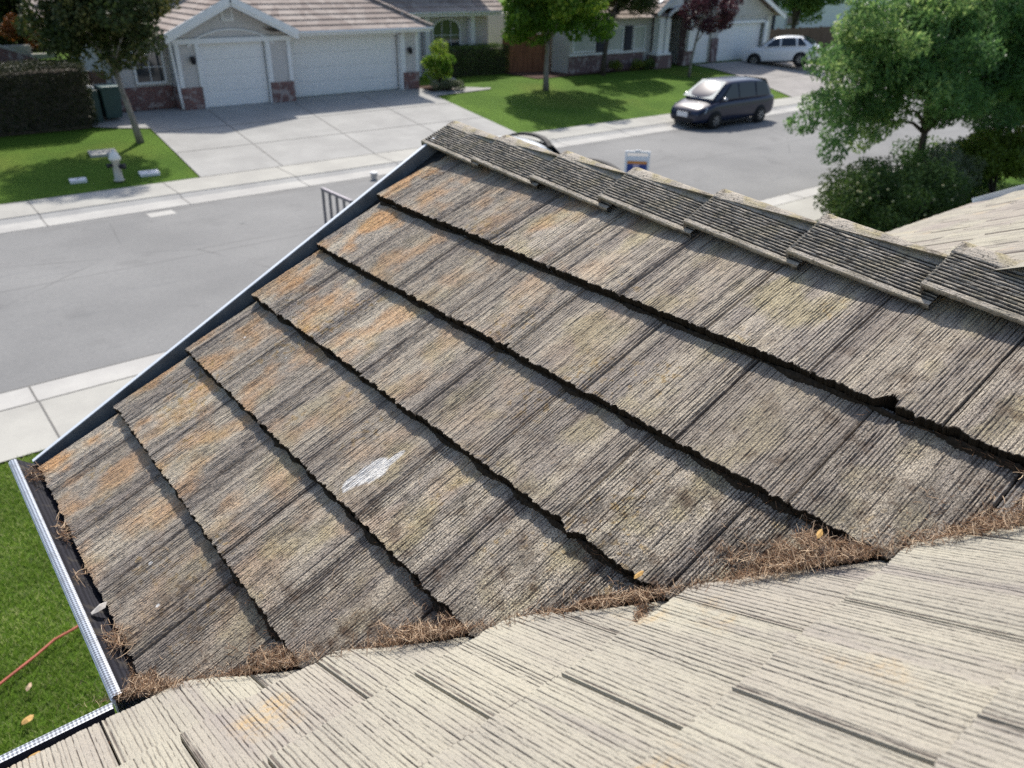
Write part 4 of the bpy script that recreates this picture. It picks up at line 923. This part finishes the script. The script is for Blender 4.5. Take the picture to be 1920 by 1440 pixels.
b.box(36.9, 43.8, 30.2, 30.29, 2.72, 2.86); b.box(43.62, 43.9, 30.1, 30.2, G0, 2.8)
b.bar((44.9, 29.7, 3.0), (40.6, 29.7, 4.95), .06, .2); b.bar((36.3, 29.7, 3.0), (40.6, 29.7, 4.95), .06, .2)
build_each(b, 'trim', MT['white'], rh)
gdoor(rh, 37.15, 38.88, G0+.01, 2.7, 30.42, 4); gdoor(rh, 39.55, 43.6, G0+.01, 2.7, 30.42, 4)
win(rh, 28.4, 29.8, 1.75, 2.75, 30.33, 0, None, .06, 'blind'); win(rh, 30.62, 31.75, 1.72, 2.75, 30.33, 0, None, .06, 'blind'); win(rh, 32.65, 33.4, 1.72, 2.75, 30.33, 0, None, .05, 'blind')
for x in (29.95, 31.95): 
    b = MB(); b.box(x, x+.5, 30.27, 30.33, 1.68, 2.82)
    sh = b.build('shutter', MT['shutter'], rh); b = MB()
    for i in range(12): b.box(x+.05, x+.45, 30.255, 30.2695, 1.74+i*.09, 1.78+i*.09)
    b.build('slat', MT['shutter'], sh)
b = MB()
stepped(b, (27.6, 29.7, 3.2), (34.6, 29.7, 3.2), (34.6, 34.5, 5.5), (30.5, 34.5, 5.5), 13)
stepped(b, (33.4, 37, 3.4), (33.4, 29.55, 3.4), (35.5, 29.55, 4.9), (35.5, 37, 4.9), 6); stepped(b, (37.6, 29.55, 3.4), (37.6, 37, 3.4), (35.5, 37, 4.9), (35.5, 29.55, 4.9), 6)
stepped(b, (36.2, 37, 3.05), (36.2, 29.65, 3.05), (40.6, 29.65, 5.08), (40.6, 37, 5.08), 12); stepped(b, (45.0, 29.65, 3.05), (45.0, 37, 3.05), (40.6, 37, 5.08), (40.6, 29.65, 5.08), 12)
b.build('roof', MT['farroof'], rh); fix(rh)
for c in rh.children:
    for d in c.children: d.matrix_parent_inverse = Matrix.Identity(4)
wh = empty('white_house', (60, 40, G0), 0, 'white house wall with blue framed window far behind the brown fence', 'house')
b = MB(); b.box(57.5, 78, 40, 48, G0, 4.2); b.build('wall', MT['white'], wh); win(wh, 60.6, 62.4, 1.55, 2.5, 39.95, 0, (2, 1), .06)
b = MB(); b.box(58.4, 58.7, 39.7, 39.99, G0, 3.6); b.build('post', MT['shutter'], wh)
b = MB(); stepped(b, (56.8, 39.3, 4.3), (79, 39.3, 4.3), (79, 44, 6.4), (56.8, 44, 6.4), 10); b.build('roof', MT['farroof'], wh); fix(wh)
for c in wh.children:
    for d in c.children: d.matrix_parent_inverse = Matrix.Identity(4)
# board fences
def fence(label, a, b_, h, mat, bw=.14, yb=None):
    a = Vector(a); e = Vector(b_); L_ = (e-a).length; d = (e-a).normalized(); root = empty('board_fence', a, 0, label, 'fence')
    m = MB(); n = int(L_/bw); r = random.Random(4)
    for i in range(n):
        p = d*(i*bw+bw/2); q = p.copy(); hh = h+r.uniform(-.02, .02); m.bar((p.x, p.y, -.02), (p.x, p.y, hh), bw*.95, .018, 0, upv=(-d.y, d.x, 0))
    m.build('board_panel', mat, root); m = MB(); sd = Vector((-d.y, d.x, 0))*.05
    for z in (.3, h-.25): m.bar(Vector((0, 0, z))+sd, d*L_+Vector((0, 0, z))+sd, .04, .09)
    m.build('rail', mat, root)
    for i in range(int(L_/2.4)+1):
        m = MB(); p = d*min(i*2.4+.05, L_-.05)+sd*2; m.box(p.x-.05, p.x+.05, p.y-.05, p.y+.05, -.05, h+.05); m.build('post', mat, root)
    return root
fence('reddish board fence between the low hedge and the grey house', (25.7, 32.4, G0), (28.15, 31.6, G0), 1.75, MT['fence'])
fence('brown board fence right of the far garage', (44.6, 31.4, G0), (64, 31.4, G0), 1.45, MT['fence2'])
fence('shaded fence panel behind the green bin', (5.6, 30.6, G0), (7.25, 30.6, G0), 1.3, MT['fence2'])
# brick garden wall with sloping pale cap, upper left
root = empty('garden_wall', (4.2, 35.8, G0), 0, 'red brick garden wall with a sloping pale cap beyond the hedge', 'wall')
b = MB(); b.prism([(-.8, 0), (2.0, 0), (2.0, 1.25), (-.8, 2.35)], 0, .25); b.build('brick_wall', MT['brick'], root)
b = MB(); b.bar((-.85, .125, 2.42), (1.25, .125, 1.60), .34, .09); b.box(-1, 1.0, -.3, -.01, .9, 1.0); b.build('cap_stone', MT['conc'], root, .01)
PB = 'pale blocks on the bank behind the garden wall'
for i_, (x, y, z, lb) in enumerate([(5.9, 38.0, 2.25, 'upper pale block on the bank behind the garden wall'), (6.7, 37.6, 1.95, 'lower pale block on the bank, nearer the olive tree')]):
    b = MB(); b.box(-.45, .45, -.15, .15, -1.4, .12); o = b.build('garden_block', MT['conc'], None, .04); o.location = (x, y, z); tag(o, lb, 'block', PB)
sheet('bank', [36.1, 40], 0, 9, 1.15, MT['lawn'])

# ------------------------------------------------------------------ vehicles
def paint(name, c, rough=.25, metal=.3, coat=.6):
    g = NG(name, rough, .5, metal); g.b.inputs['Coat Weight'].default_value = coat; g.b.inputs['Coat Roughness'].default_value = .06
    return g.col(g.mix(g.ramp(g.noise(6, 3), .4, .7, 0, .25), c, tuple(x*.8 for x in c)))
MT['navy'] = paint('dark blue black car paint', (.006, .012, .04), .25, .05, .3); MT['wpaint'] = paint('white car paint', (.74, .76, .78), .3, 0.0); MT['silver'] = simple('alloy', (.45, .46, .48), .35, .1, 8, .5, .7)
MT['tyre'] = simple('tyre rubber', (.018, .018, .018), .8, .1); MT['clear'] = simple('headlamp lens', (.62, .66, .68), .15, .05, 3, .8, .2)
MT['plate'] = simple('number plate', (.72, .73, .76), .5, .03); MT['red'] = simple('tail lamp', (.35, .02, .02), .2, .05, 3, .8)
MT['sky_glass'] = simple('windshield with painted sky reflection', (.34, .42, .43), .12, .05, 2, 1.0)  # pale colour paints the sky's reflection into the windshield
MT['carglass'] = simple('tinted car glass', (.008, .014, .026), .06, .05, 1, .6)
def wheel(parent, x, y, r, wd, side):
    b = MB(); b.lathe((x, y-wd/2, r), [(r*.66, 0), (r*.94, .0), (r, .03), (r, wd-.03), (r*.94, wd), (r*.66, wd)], 28, 0, 'y'); t_ = b.build('wheel', MT['tyre'], parent)
    b = MB(); yo = y+side*wd*.5; b.lathe((x, yo-side*.03 - (.012 if side > 0 else -.012)*0, r), [(.01, 0), (r*.64, 0.0), (r*.67, side*.012), (r*.60, side*.02), (r*.56, side*.008), (.01, side*.006)], 28, 0, 'y')
    for k in range(8):
        a = k*math.pi/4; b.bar((x+.05*math.cos(a), yo-side*.008, r+.05*math.sin(a)), (x+r*.6*math.cos(a), yo-side*.008, r+r*.6*math.sin(a)), .03, .05, upv=(0, 1, 0))
    b.build('rim', MT['silver'], t_); return t_
def loft(st, name, mat, parent, sub=2):
    # st: list of cross sections: (x, [(halfwidth, z), ...]) bottom to top centre
    b = MB(); n = len(st[0][1]); vs = []
    for x, prof in st:
        row = [(x, -w_, z) for w_, z in prof]+[(x, w_, z) for w_, z in reversed(prof[:-1])]
        vs += row
    m = 2*n-1; fs = [(i*m+j, i*m+j+1, (i+1)*m+j+1, (i+1)*m+j) for i in range(len(st)-1) for j in range(m-1)]
    fs += [(i*m+m-1, i*m, (i+1)*m, (i+1)*m+m-1) for i in range(len(st)-1)]+[tuple(range(m-1, -1, -1)), tuple((len(st)-1)*m+j for j in range(m))]
    b.add(vs, fs, 0, True); o = b.build(name, mat, parent)
    s = o.modifiers.new('s', 'SUBSURF'); s.levels = sub; s.render_levels = sub; return o
def patch(b, q, n=4, off=.004, mi=0):
    # bilinear patch pushed along its normal
    q = [Vector(p) for p in q]; nn = (q[1]-q[0]).cross(q[3]-q[0]).normalized(); vs = []
    for i in range(n+1):
        for j in range(n+1): u, v = i/n, j/n; p = q[0]*(1-u)*(1-v)+q[1]*u*(1-v)+q[2]*u*v+q[3]*(1-u)*v; vs.append(p+nn*off)
    b.add(vs, [(i*(n+1)+j, (i+1)*(n+1)+j, (i+1)*(n+1)+j+1, i*(n+1)+j+1) for i in range(n) for j in range(n)], mi, True)
def car(name, label, loc, rz, P, group=None):
    # local: front at -x, length P['L'], origin at ground centre
    root = empty(name, loc, rz, label, P.get('cat', 'car'), group); L_, W_, H_ = P['L'], P['W'], P['H']; hw = W_/2; f = -L_/2; pm = MT[P['paint']]
    belt, hood, gc = P['belt'], P['hood'], .2
    xs = P['xs']   # x positions: nose, hood front, cowl, rear belt, tail
    def sec(x, k, top, crown=.04, zb=gc): w_ = hw*k; return (x, [(w_*.86, zb), (w_*.98, zb+.10), (w_, (zb+top)/2), (w_*.985, top-.10), (w_*.90, top), (0, top+crown)])
    st = [sec(f, .66, hood-.34, .02, .26), sec(f+.07, .80, hood-.24, .03, .22), sec(f+.32, .93, hood-.10), sec(f+.75, 1.0, hood), sec(xs[0], 1.0, belt-.02), sec(xs[0]+.8, 1.0, belt, .0), sec(xs[1]-.5, 1.0, belt+.02, 0), sec(L_/2-.30, .98, P['tail']), sec(L_/2-.05, .93, P['tail']-.04, .01, .3), sec(L_/2, .84, P['tail']-.12, 0, .36)]
    body = loft(st, 'body', pm, root)
    # cabin frame: belt corners and roof corners
    xa, xb, xc, xd = P['cab']  # belt front, roof front, roof rear, belt rear
    wb_, wt = hw*.93, hw*.74; zb_, zt = belt-.03, H_
    def cs(x, w0, w1, z0, z1, cr): return (x, [(w0, z0), (w0*.995, z0+(z1-z0)*.15), ((w0+w1)/2, (z0+z1)/2), (w1*1.03, z1-.07), (w1*.86, z1-.008), (0, z1+cr)])
    dz = zt-zb_
    st = [cs(xa, wb_*.9, wb_*.86, zb_-.05, zb_+.05, .03), cs(xa+(xb-xa)*.5, wb_*.97, wb_*.82, zb_-.05, zb_+dz*.56, .04), cs(xb-.03, wb_, wt, zb_-.05, zt-.03, .03), cs(xb+.35, wb_, wt*1.02, zb_-.05, zt, .035), cs((xb+xc)/2, wb_, wt*1.02, zb_-.05, zt+.005, .035), cs(xc-.1, wb_, wt, zb_-.05, zt-.03, .03), cs((xc+xd)/2, wb_*.97, wt*1.02, zb_-.05, zb_+dz*.52, .03), cs(xd, wb_*.9, wb_*.8, zb_-.05, zb_+.03, .02)]
    loft(st, 'cabin', MT[P.get('roofpaint', P['paint'])], root)
    # glass
    b = MB(); wl = wb_*.88; patch(b, [(xa+.10, wl, zb_+.07), (xa+.10, -wl, zb_+.07), (xb-.02, -wt*.86, zt-.065), (xb-.02, wt*.86, zt-.065)], 6, .035)
    b.build('windshield', MT[P.get('wsg', 'carglass')], root)
    b = MB(); patch(b, [(xd-.10, -wb_*.8, zb_+.12), (xd-.10, wb_*.8, zb_+.12), (xc+.04, wt*.82, zt-.08), (xc+.04, -wt*.82, zt-.08)], 4, .03); b.build('rear_window', MT['carglass'], root)
    pil = P['pillars']
    for sgn in (-1, 1):
        for (x0, x1, x0t, x1t) in pil:
            b = MB(); yb_ = sgn*(wb_*.995+.004); yt_ = sgn*(wt*1.05+.012)
            q = [(x0, yb_, zb_+.07), (x1, yb_, zb_+.07), (x1t, yt_, zt-.10), (x0t, yt_, zt-.10)]
            if sgn > 0: q = [q[1], q[0], q[3], q[2]]
            patch(b, q, 3, .006); b.build('side_window', MT['carglass'], root)
        b = MB(); b.lathe((xa+.55, sgn*(hw+.07), belt+.06), [(.01, -.10), (.06, -.07), (.07, .03), (.05, .09), (.01, .10)], 10, 0, 'y'); b.bar((xa+.58, sgn*hw*.92, belt), (xa+.56, sgn*(hw+.03), belt+.04), .05, .04); b.build('wing_mirror', MT[P.get('mir', P['paint'])], root)
        b = MB(); q = [(f+.05, sgn*hw*.50, hood-.33), (f+.30, sgn*hw*.95, hood-.30), (f+.42, sgn*hw*.93, hood-.10), (f+.16, sgn*hw*.55, hood-.17)]
        if sgn < 0: q = [q[1], q[0], q[3], q[2]]
        patch(b, q, 4, .035); b.build('headlight', MT['clear'], root)
        b = MB(); b.box(L_/2-.06, L_/2+.008, sgn*hw*.72-.10, sgn*hw*.72+.10, P['tail']-.40, P['tail']-.12); b.build('tail_light', MT['red'], root, .03)
        for xw in P['wx']:
            b = MB(); b.lathe((xw, sgn*(hw*.985), P['wr']), [(P['wr']*1.16, -.012), (P['wr']*1.18, .012*0), (P['wr']*1.16, .012)], 28, 0, 'y'); b.build('wheel_arch', MT['black'], root)
            wheel(root, xw, sgn*(hw*.90+.02), P['wr'], .21, sgn)
    b = MB(); b.box(f-.012, f+.04, -.26, .26, .46, .60); b.box(f-.01, f+.10, -hw*.55, hw*.55, .28, .40); b.bar((f+.03, -hw*.42, hood-.30), (f+.03, hw*.42, hood-.30), .02, .07); b.build('grille', MT['black'], root, .01)
    b = MB(); b.box(f-.03, f-.014, -.26, .26, .44, .62); b.build('number_plate', MT['plate'], root)
    b = MB(); b.box(xs[0], xs[1]-.4, -hw*1.002, -hw*.99, .20, .27); b.box(xs[0], xs[1]-.4, hw*.99, hw*1.002, .20, .27); build_each(b, 'sill', MT['black'], root)
    return root
van = dict(L=4.6, W=1.76, H=1.66, belt=1.0, hood=.93, tail=1.06, paint='navy', xs=(-1.5, 1.9), cab=(-1.62, -.62, 1.78, 2.24), wr=.32, wx=(-1.42, 1.33),
           pillars=[(-1.1, -.14, -.46, -.18), (-.04, .92, -.06, .90), (1.02, 1.85, 1.0, 1.62)], cat='minivan', wsg='sky_glass', mir='silver')
car('minivan', 'dark blue minivan parked against the far kerb, nose to the left', (26.95, 20.05, 0.0), rad(-1.0), van)
suv = dict(L=4.2, W=1.74, H=1.54, belt=1.0, hood=.98, tail=1.02, paint='wpaint', xs=(-1.3, 1.9), cab=(-1.2, -.30, 1.15, 1.9), wr=.34, wx=(-1.30, 1.22),
           pillars=[(-.75, .05, -.2, .02), (.15, .95, .14, .85), (1.05, 1.5, 1.0, 1.15)], cat='car')
sv = car('white_car', 'white crossover parked on the sloping right driveway, half behind leaves', (42.4, 27.9, T(27.9)+.03), rad(-70), suv)
sv.rotation_euler = (rad(0), rad(-4.5), rad(-68))
# pickup and trailer at the near kerb, mostly hidden below the ridge
pk = empty('pickup_truck', (10.75, 13.6, .05), 0, 'white pickup with black trimmed roof and hood edges, mostly hidden below the ridge', 'truck')
def sec(x, w_, top, cr=.05, zb=.3): return (x, [(w_*.9, zb), (w_, zb+.15), (w_, (zb+top)/2), (w_*.99, top-.1), (w_*.9, top), (0, top+cr)])
loft([sec(-2.7, .92, .95, 0), sec(-2.6, .96, 1.0, 0), sec(-.4, .97, 1.02, 0), sec(.5, .97, 1.05, 0), sec(1.2, .97, 1.10), sec(2.2, .95, 1.08), sec(2.55, .9, .98), sec(2.7, .8, .8, .0, .4)], 'body', MT['wpaint'], pk)
loft([(x, [(w0, .95), (w0, 1.1), ((w0+w1)/2, (1.0+zt)/2), (w1*1.05, zt-.1), (w1*.85, zt-.01), (0, zt+.04)]) for x, w0, w1, zt in ((-.55, .9, .84, 1.2), (-.5, .9, .72, 1.76), (-.1, .9, .74, 1.83), (.5, .9, .74, 1.82), (.72, .9, .70, 1.74), (1.25, .88, .84, 1.22))], 'cabin', MT['wpaint'], pk)
b = MB(); patch(b, [(1.28, -.78, 1.16), (1.28, .78, 1.16), (.78, .64, 1.72), (.78, -.64, 1.72)], 5, .03); b.build('windshield', MT['carglass'], pk)
b = MB()
for i in range(10):
    a0, a1 = -1+i*.2, -1+(i+1)*.2; zf = lambda q: 1.845-.07*q*q-.05*q**4
    b.bar((.80-.12*a0*a0, .72*a0, zf(a0)), (.80-.12*a1*a1, .72*a1, zf(a1)), .10, .05)
b.build('roof_trim', MT['black'], pk); b = MB()
for i in range(10):
    a0, a1 = -1+i*.2, -1+(i+1)*.2; b.bar((2.62-.16*a0*a0, .88*a0, 1.08-.08*a0*a0), (2.62-.16*a1*a1, .88*a1, 1.08-.08*a1*a1), .12, .05)
b.build('hood_trim', MT['black'], pk)
for sgn in (-1, 1):
    b = MB(); q = [(-.35, sgn*.905, 1.15), (.95, sgn*.905, 1.15), (.62, sgn*.79, 1.66), (-.35, sgn*.79, 1.70)]
    if sgn > 0: q = [q[1], q[0], q[3], q[2]]
    patch(b, q, 3, .02); b.build('side_window', MT['carglass'], pk)
    for xw in (-1.75, 1.75): wheel(pk, xw, sgn*.84, .38, .25, sgn)
pk.scale = (1.15, 1.0, 1.09)
trl = empty('utility_trailer', (7.0, 13.2, .02), 0, 'steel utility trailer with upright barred gate beside the roof edge', 'trailer')
b = MB(); b.box(-.1, 2.4, -.75, .75, .48, .56); b.box(2.4, 3.4, -.04, .04, .48, .54); b.build('bed', MT['fence2'], trl)
b = MB(); gx0 = -.55; zt_ = 1.62
b.bar((gx0, -.82, zt_), (gx0, .30, zt_), .05, .05); b.bar((gx0, -.82, .5), (gx0, .30, .5), .05, .05)
for i in range(5): y = -.80+i*.27; b.bar((gx0, y, .52), (gx0, y, zt_-.02), .04, .04, upv=(1, 0, 0))
b.build('gate', MT['darkmetal'], trl)
b = MB()
for s_ in (-.76, .76):
    b.bar((-.1, s_, .9), (2.4, s_, .9), .04, .04)
    for i in range(4): b.bar((-.08+i*.82, s_, .5), (-.08+i*.82, s_, .9), .04, .04, upv=(1, 0, 0))
b.build('side_rail', MT['darkmetal'], trl)
for sgn in (-1, 1): wheel(trl, 1.3, sgn*.92, .33, .2, sgn)
bk = empty('bucket', (10.98, 19.62, .0), 0, 'small white bucket standing by the far gutter just above the metal roof edge', 'bucket')
b = MB(); b.lathe((0, 0, 0), [(.08, 0), (.10, .19), (.11, .19), (.11, .21), (.09, .21), (.06, .23), (.02, .235)], 16); b.build('pail', MT['white'], bk)
b = MB(); b.tube([(-.11, 0, .19), (-.08, -.07, .15), (0, -.11, .12), (.08, -.07, .15), (.11, 0, .19)], .006, 6); b.build('handle', MT['silver'], bk)
# a-frame sign
sg = empty('sandwich_board', (15.95, 14.35, T(14.35)), rad(-46), 'white folding sandwich board with orange and blue print beside the truck', 'sign')
MT['plastic'] = simple('white plastic', (.78, .80, .82), .4, .03); MT['orange'] = simple('orange print', (.62, .25, .06), .5, .05); MT['blue'] = simple('blue print', (.03, .06, .24), .5, .05)
for sgn in (-1, 1):
    b = MB(); b.bar((sgn*.30, -.24, 0), (sgn*.30, 0, 1.05), .05, .04); 
    if sgn < 0: b.bar((.30, .24, 0), (.30, .02, 1.05), .05, .04); b.bar((-.30, .24, 0), (-.30, .02, 1.05), .05, .04)
    b.build('leg', MT['plastic'], sg)
b = MB()
def fp(x, z): return (x, -.245+.24*z/1.05-.012, z)
def pan(x0, x1, z0, z1, off, mi): b.add([(fp(x0, z0)[0], fp(x0, z0)[1]-off, z0), (fp(x1, z0)[0], fp(x1, z0)[1]-off, z0), (fp(x1, z1)[0], fp(x1, z1)[1]-off, z1), (fp(x0, z1)[0], fp(x0, z1)[1]-off, z1)], [(0, 1, 2, 3)], mi)
b.bar((0, -.235, .12), (0, -.03, .93), .60, .02, 0, upv=(0, 1, .25)); pan(-.26, .26, .74, .81, .014, 1); pan(-.26, -.10, .44, .735, .015, 2); pan(.06, .26, .40, .735, .015, 2); pan(-.09, .05, .5, .735, .0155, 3)
MT['lilac'] = simple('lilac print', (.42, .36, .50), .5, .05)
b.build('panel', [MT['plastic'], MT['orange'], MT['blue'], MT['lilac']], sg)
b = MB(); b.bar((-.30, 0, 1.03), (.30, 0, 1.03), .05, .05); b.bar((-.07, 0, 1.06), (.07, 0, 1.06), .05, .05); b.build('handle', MT['plastic'], sg)
# ------------------------------------------------------------------ lawn furniture across the road
hy = empty('fire_hydrant', (5.1, 22.72, T(22.72)), 0, 'cream fire hydrant with dark outlets on the left lawn', 'hydrant')
MT['cream'] = simple('cream hydrant paint', (.56, .53, .46), .5, .1, 10); MT['cream2'] = simple('white hydrant bonnet', (.76, .76, .70), .45, .05, 10)
b = MB(); b.lathe((0, 0, 0), [(.13, 0), (.13, .04), (.105, .06), (.10, .50), (.12, .52), (.12, .55)], 18); b.build('barrel', MT['cream'], hy)
b = MB(); b.lathe((0, 0, .55), [(.15, 0), (.15, .05), (.13, .09), (.10, .16), (.05, .20), (.03, .21), (.03, .26)], 18); b.build('bonnet', MT['cream2'], hy)
for (dx, dy, rr_, z) in ((-.15, -.02, .055, .42), (.12, -.10, .075, .38)):
    b = MB(); a = math.atan2(dy, dx); d = Vector((math.cos(a), math.sin(a), 0)); b.tube([d*.06+Vector((0, 0, z)), d*.19+Vector((0, 0, z))], [rr_*.85, rr_*.85], 14); b.tube([d*.19+Vector((0, 0, z)), d*.23+Vector((0, 0, z))], [rr_*1.1, rr_], 8); b.build('outlet', MT['lamp'], hy)
UL = 'utility lids set in the left lawn'
for x, y, w_, d, m_, lb in ((5.42, 25.4, .72, .55, 'conc', 'large grey concrete lid in the lawn behind the hydrant'), (5.95, 23.0, .50, .34, 'white', 'white lid in the lawn right of the hydrant'), (4.2, 23.15, .40, .26, 'white', 'small pale lid in the lawn left of the hydrant')):
    b = MB(); b.box(-w_/2, w_/2, -d/2, d/2, -.1, .05); b.box(-.04, .04, -.02, .02, .0505, .056, 1); o = b.build('utility_cover', [MT[m_], MT['joint']], None, .008); o.location = (x, y, T(y)); o.rotation_euler = (rad(4), 0, rad(-6)); tag(o, lb, 'utility cover', UL)
b = MB(); b.add([(4.85, 19.35, .012), (5.45, 19.35, .012), (5.45, 19.75, .008), (4.85, 19.75, .008)], [(0, 1, 2, 3)]); tag(b.build('road_patch', MT['curb']), kind='structure')
bn = empty('wheeled_bin', (6.75, 29.15, T(29.15)), rad(4), 'dark green wheeled bin between the clipped hedge and house wall', 'bin')
MT['bin'] = simple('dark green plastic', (.035, .075, .075), .45, .1)
b = MB(); vs = [(-.24, -.28, .08), (.24, -.28, .08), (.24, .22, .08), (-.24, .22, .08), (-.31, -.38, 1.0), (.31, -.38, 1.0), (.31, .36, 1.0), (-.31, .36, 1.0)]
b.add(vs, [(0, 3, 2, 1), (4, 5, 6, 7), (0, 1, 5, 4), (1, 2, 6, 5), (2, 3, 7, 6), (3, 0, 4, 7)]); b.box(-.33, .33, -.40, .38, .96, 1.0-.0005); b.build('body', MT['bin'], bn, .02)
b = MB(); b.prism([(-.33, 1.003), (.33, 1.003), (.30, 1.07), (-.30, 1.07)], -.42, .38); b.bar((-.25, .42, 1.0), (.25, .42, 1.0), .04, .04); b.build('lid', simple('faded green lid', (.10, .17, .17), .4), bn, .02)
for sgn in (-1, 1):
    b = MB(); b.lathe((sgn*.27-.03, .30, .13), [(.03, 0), (.12, 0), (.125, .03), (.12, .06), (.03, .06)], 16, 0, 'x'); b.build('wheel', MT['tyre'], bn)
b = MB(); b.lathe((0, 0, 0), [(.05, 0), (.16, .02), (.17, .10), (.09, .17), (.02, .19)], 9); o = b.build('plastic_bag', MT['plastic']); o.location = (6.18, 29.0, T(29)+.98); o.scale = (1, .8, .8)
bx2 = MB(); bx2.box(-.2, .2, -.2, .2, 0, .98); o2 = bx2.build('crate_stack', MT['bin'], None, .02); o2.location = (6.2, 29.05, T(29)); tag(o2, 'dark box standing between the hedge end and the green bin', 'box'); tag(o, 'small white bag on the dark box by the hedge end', 'bag')
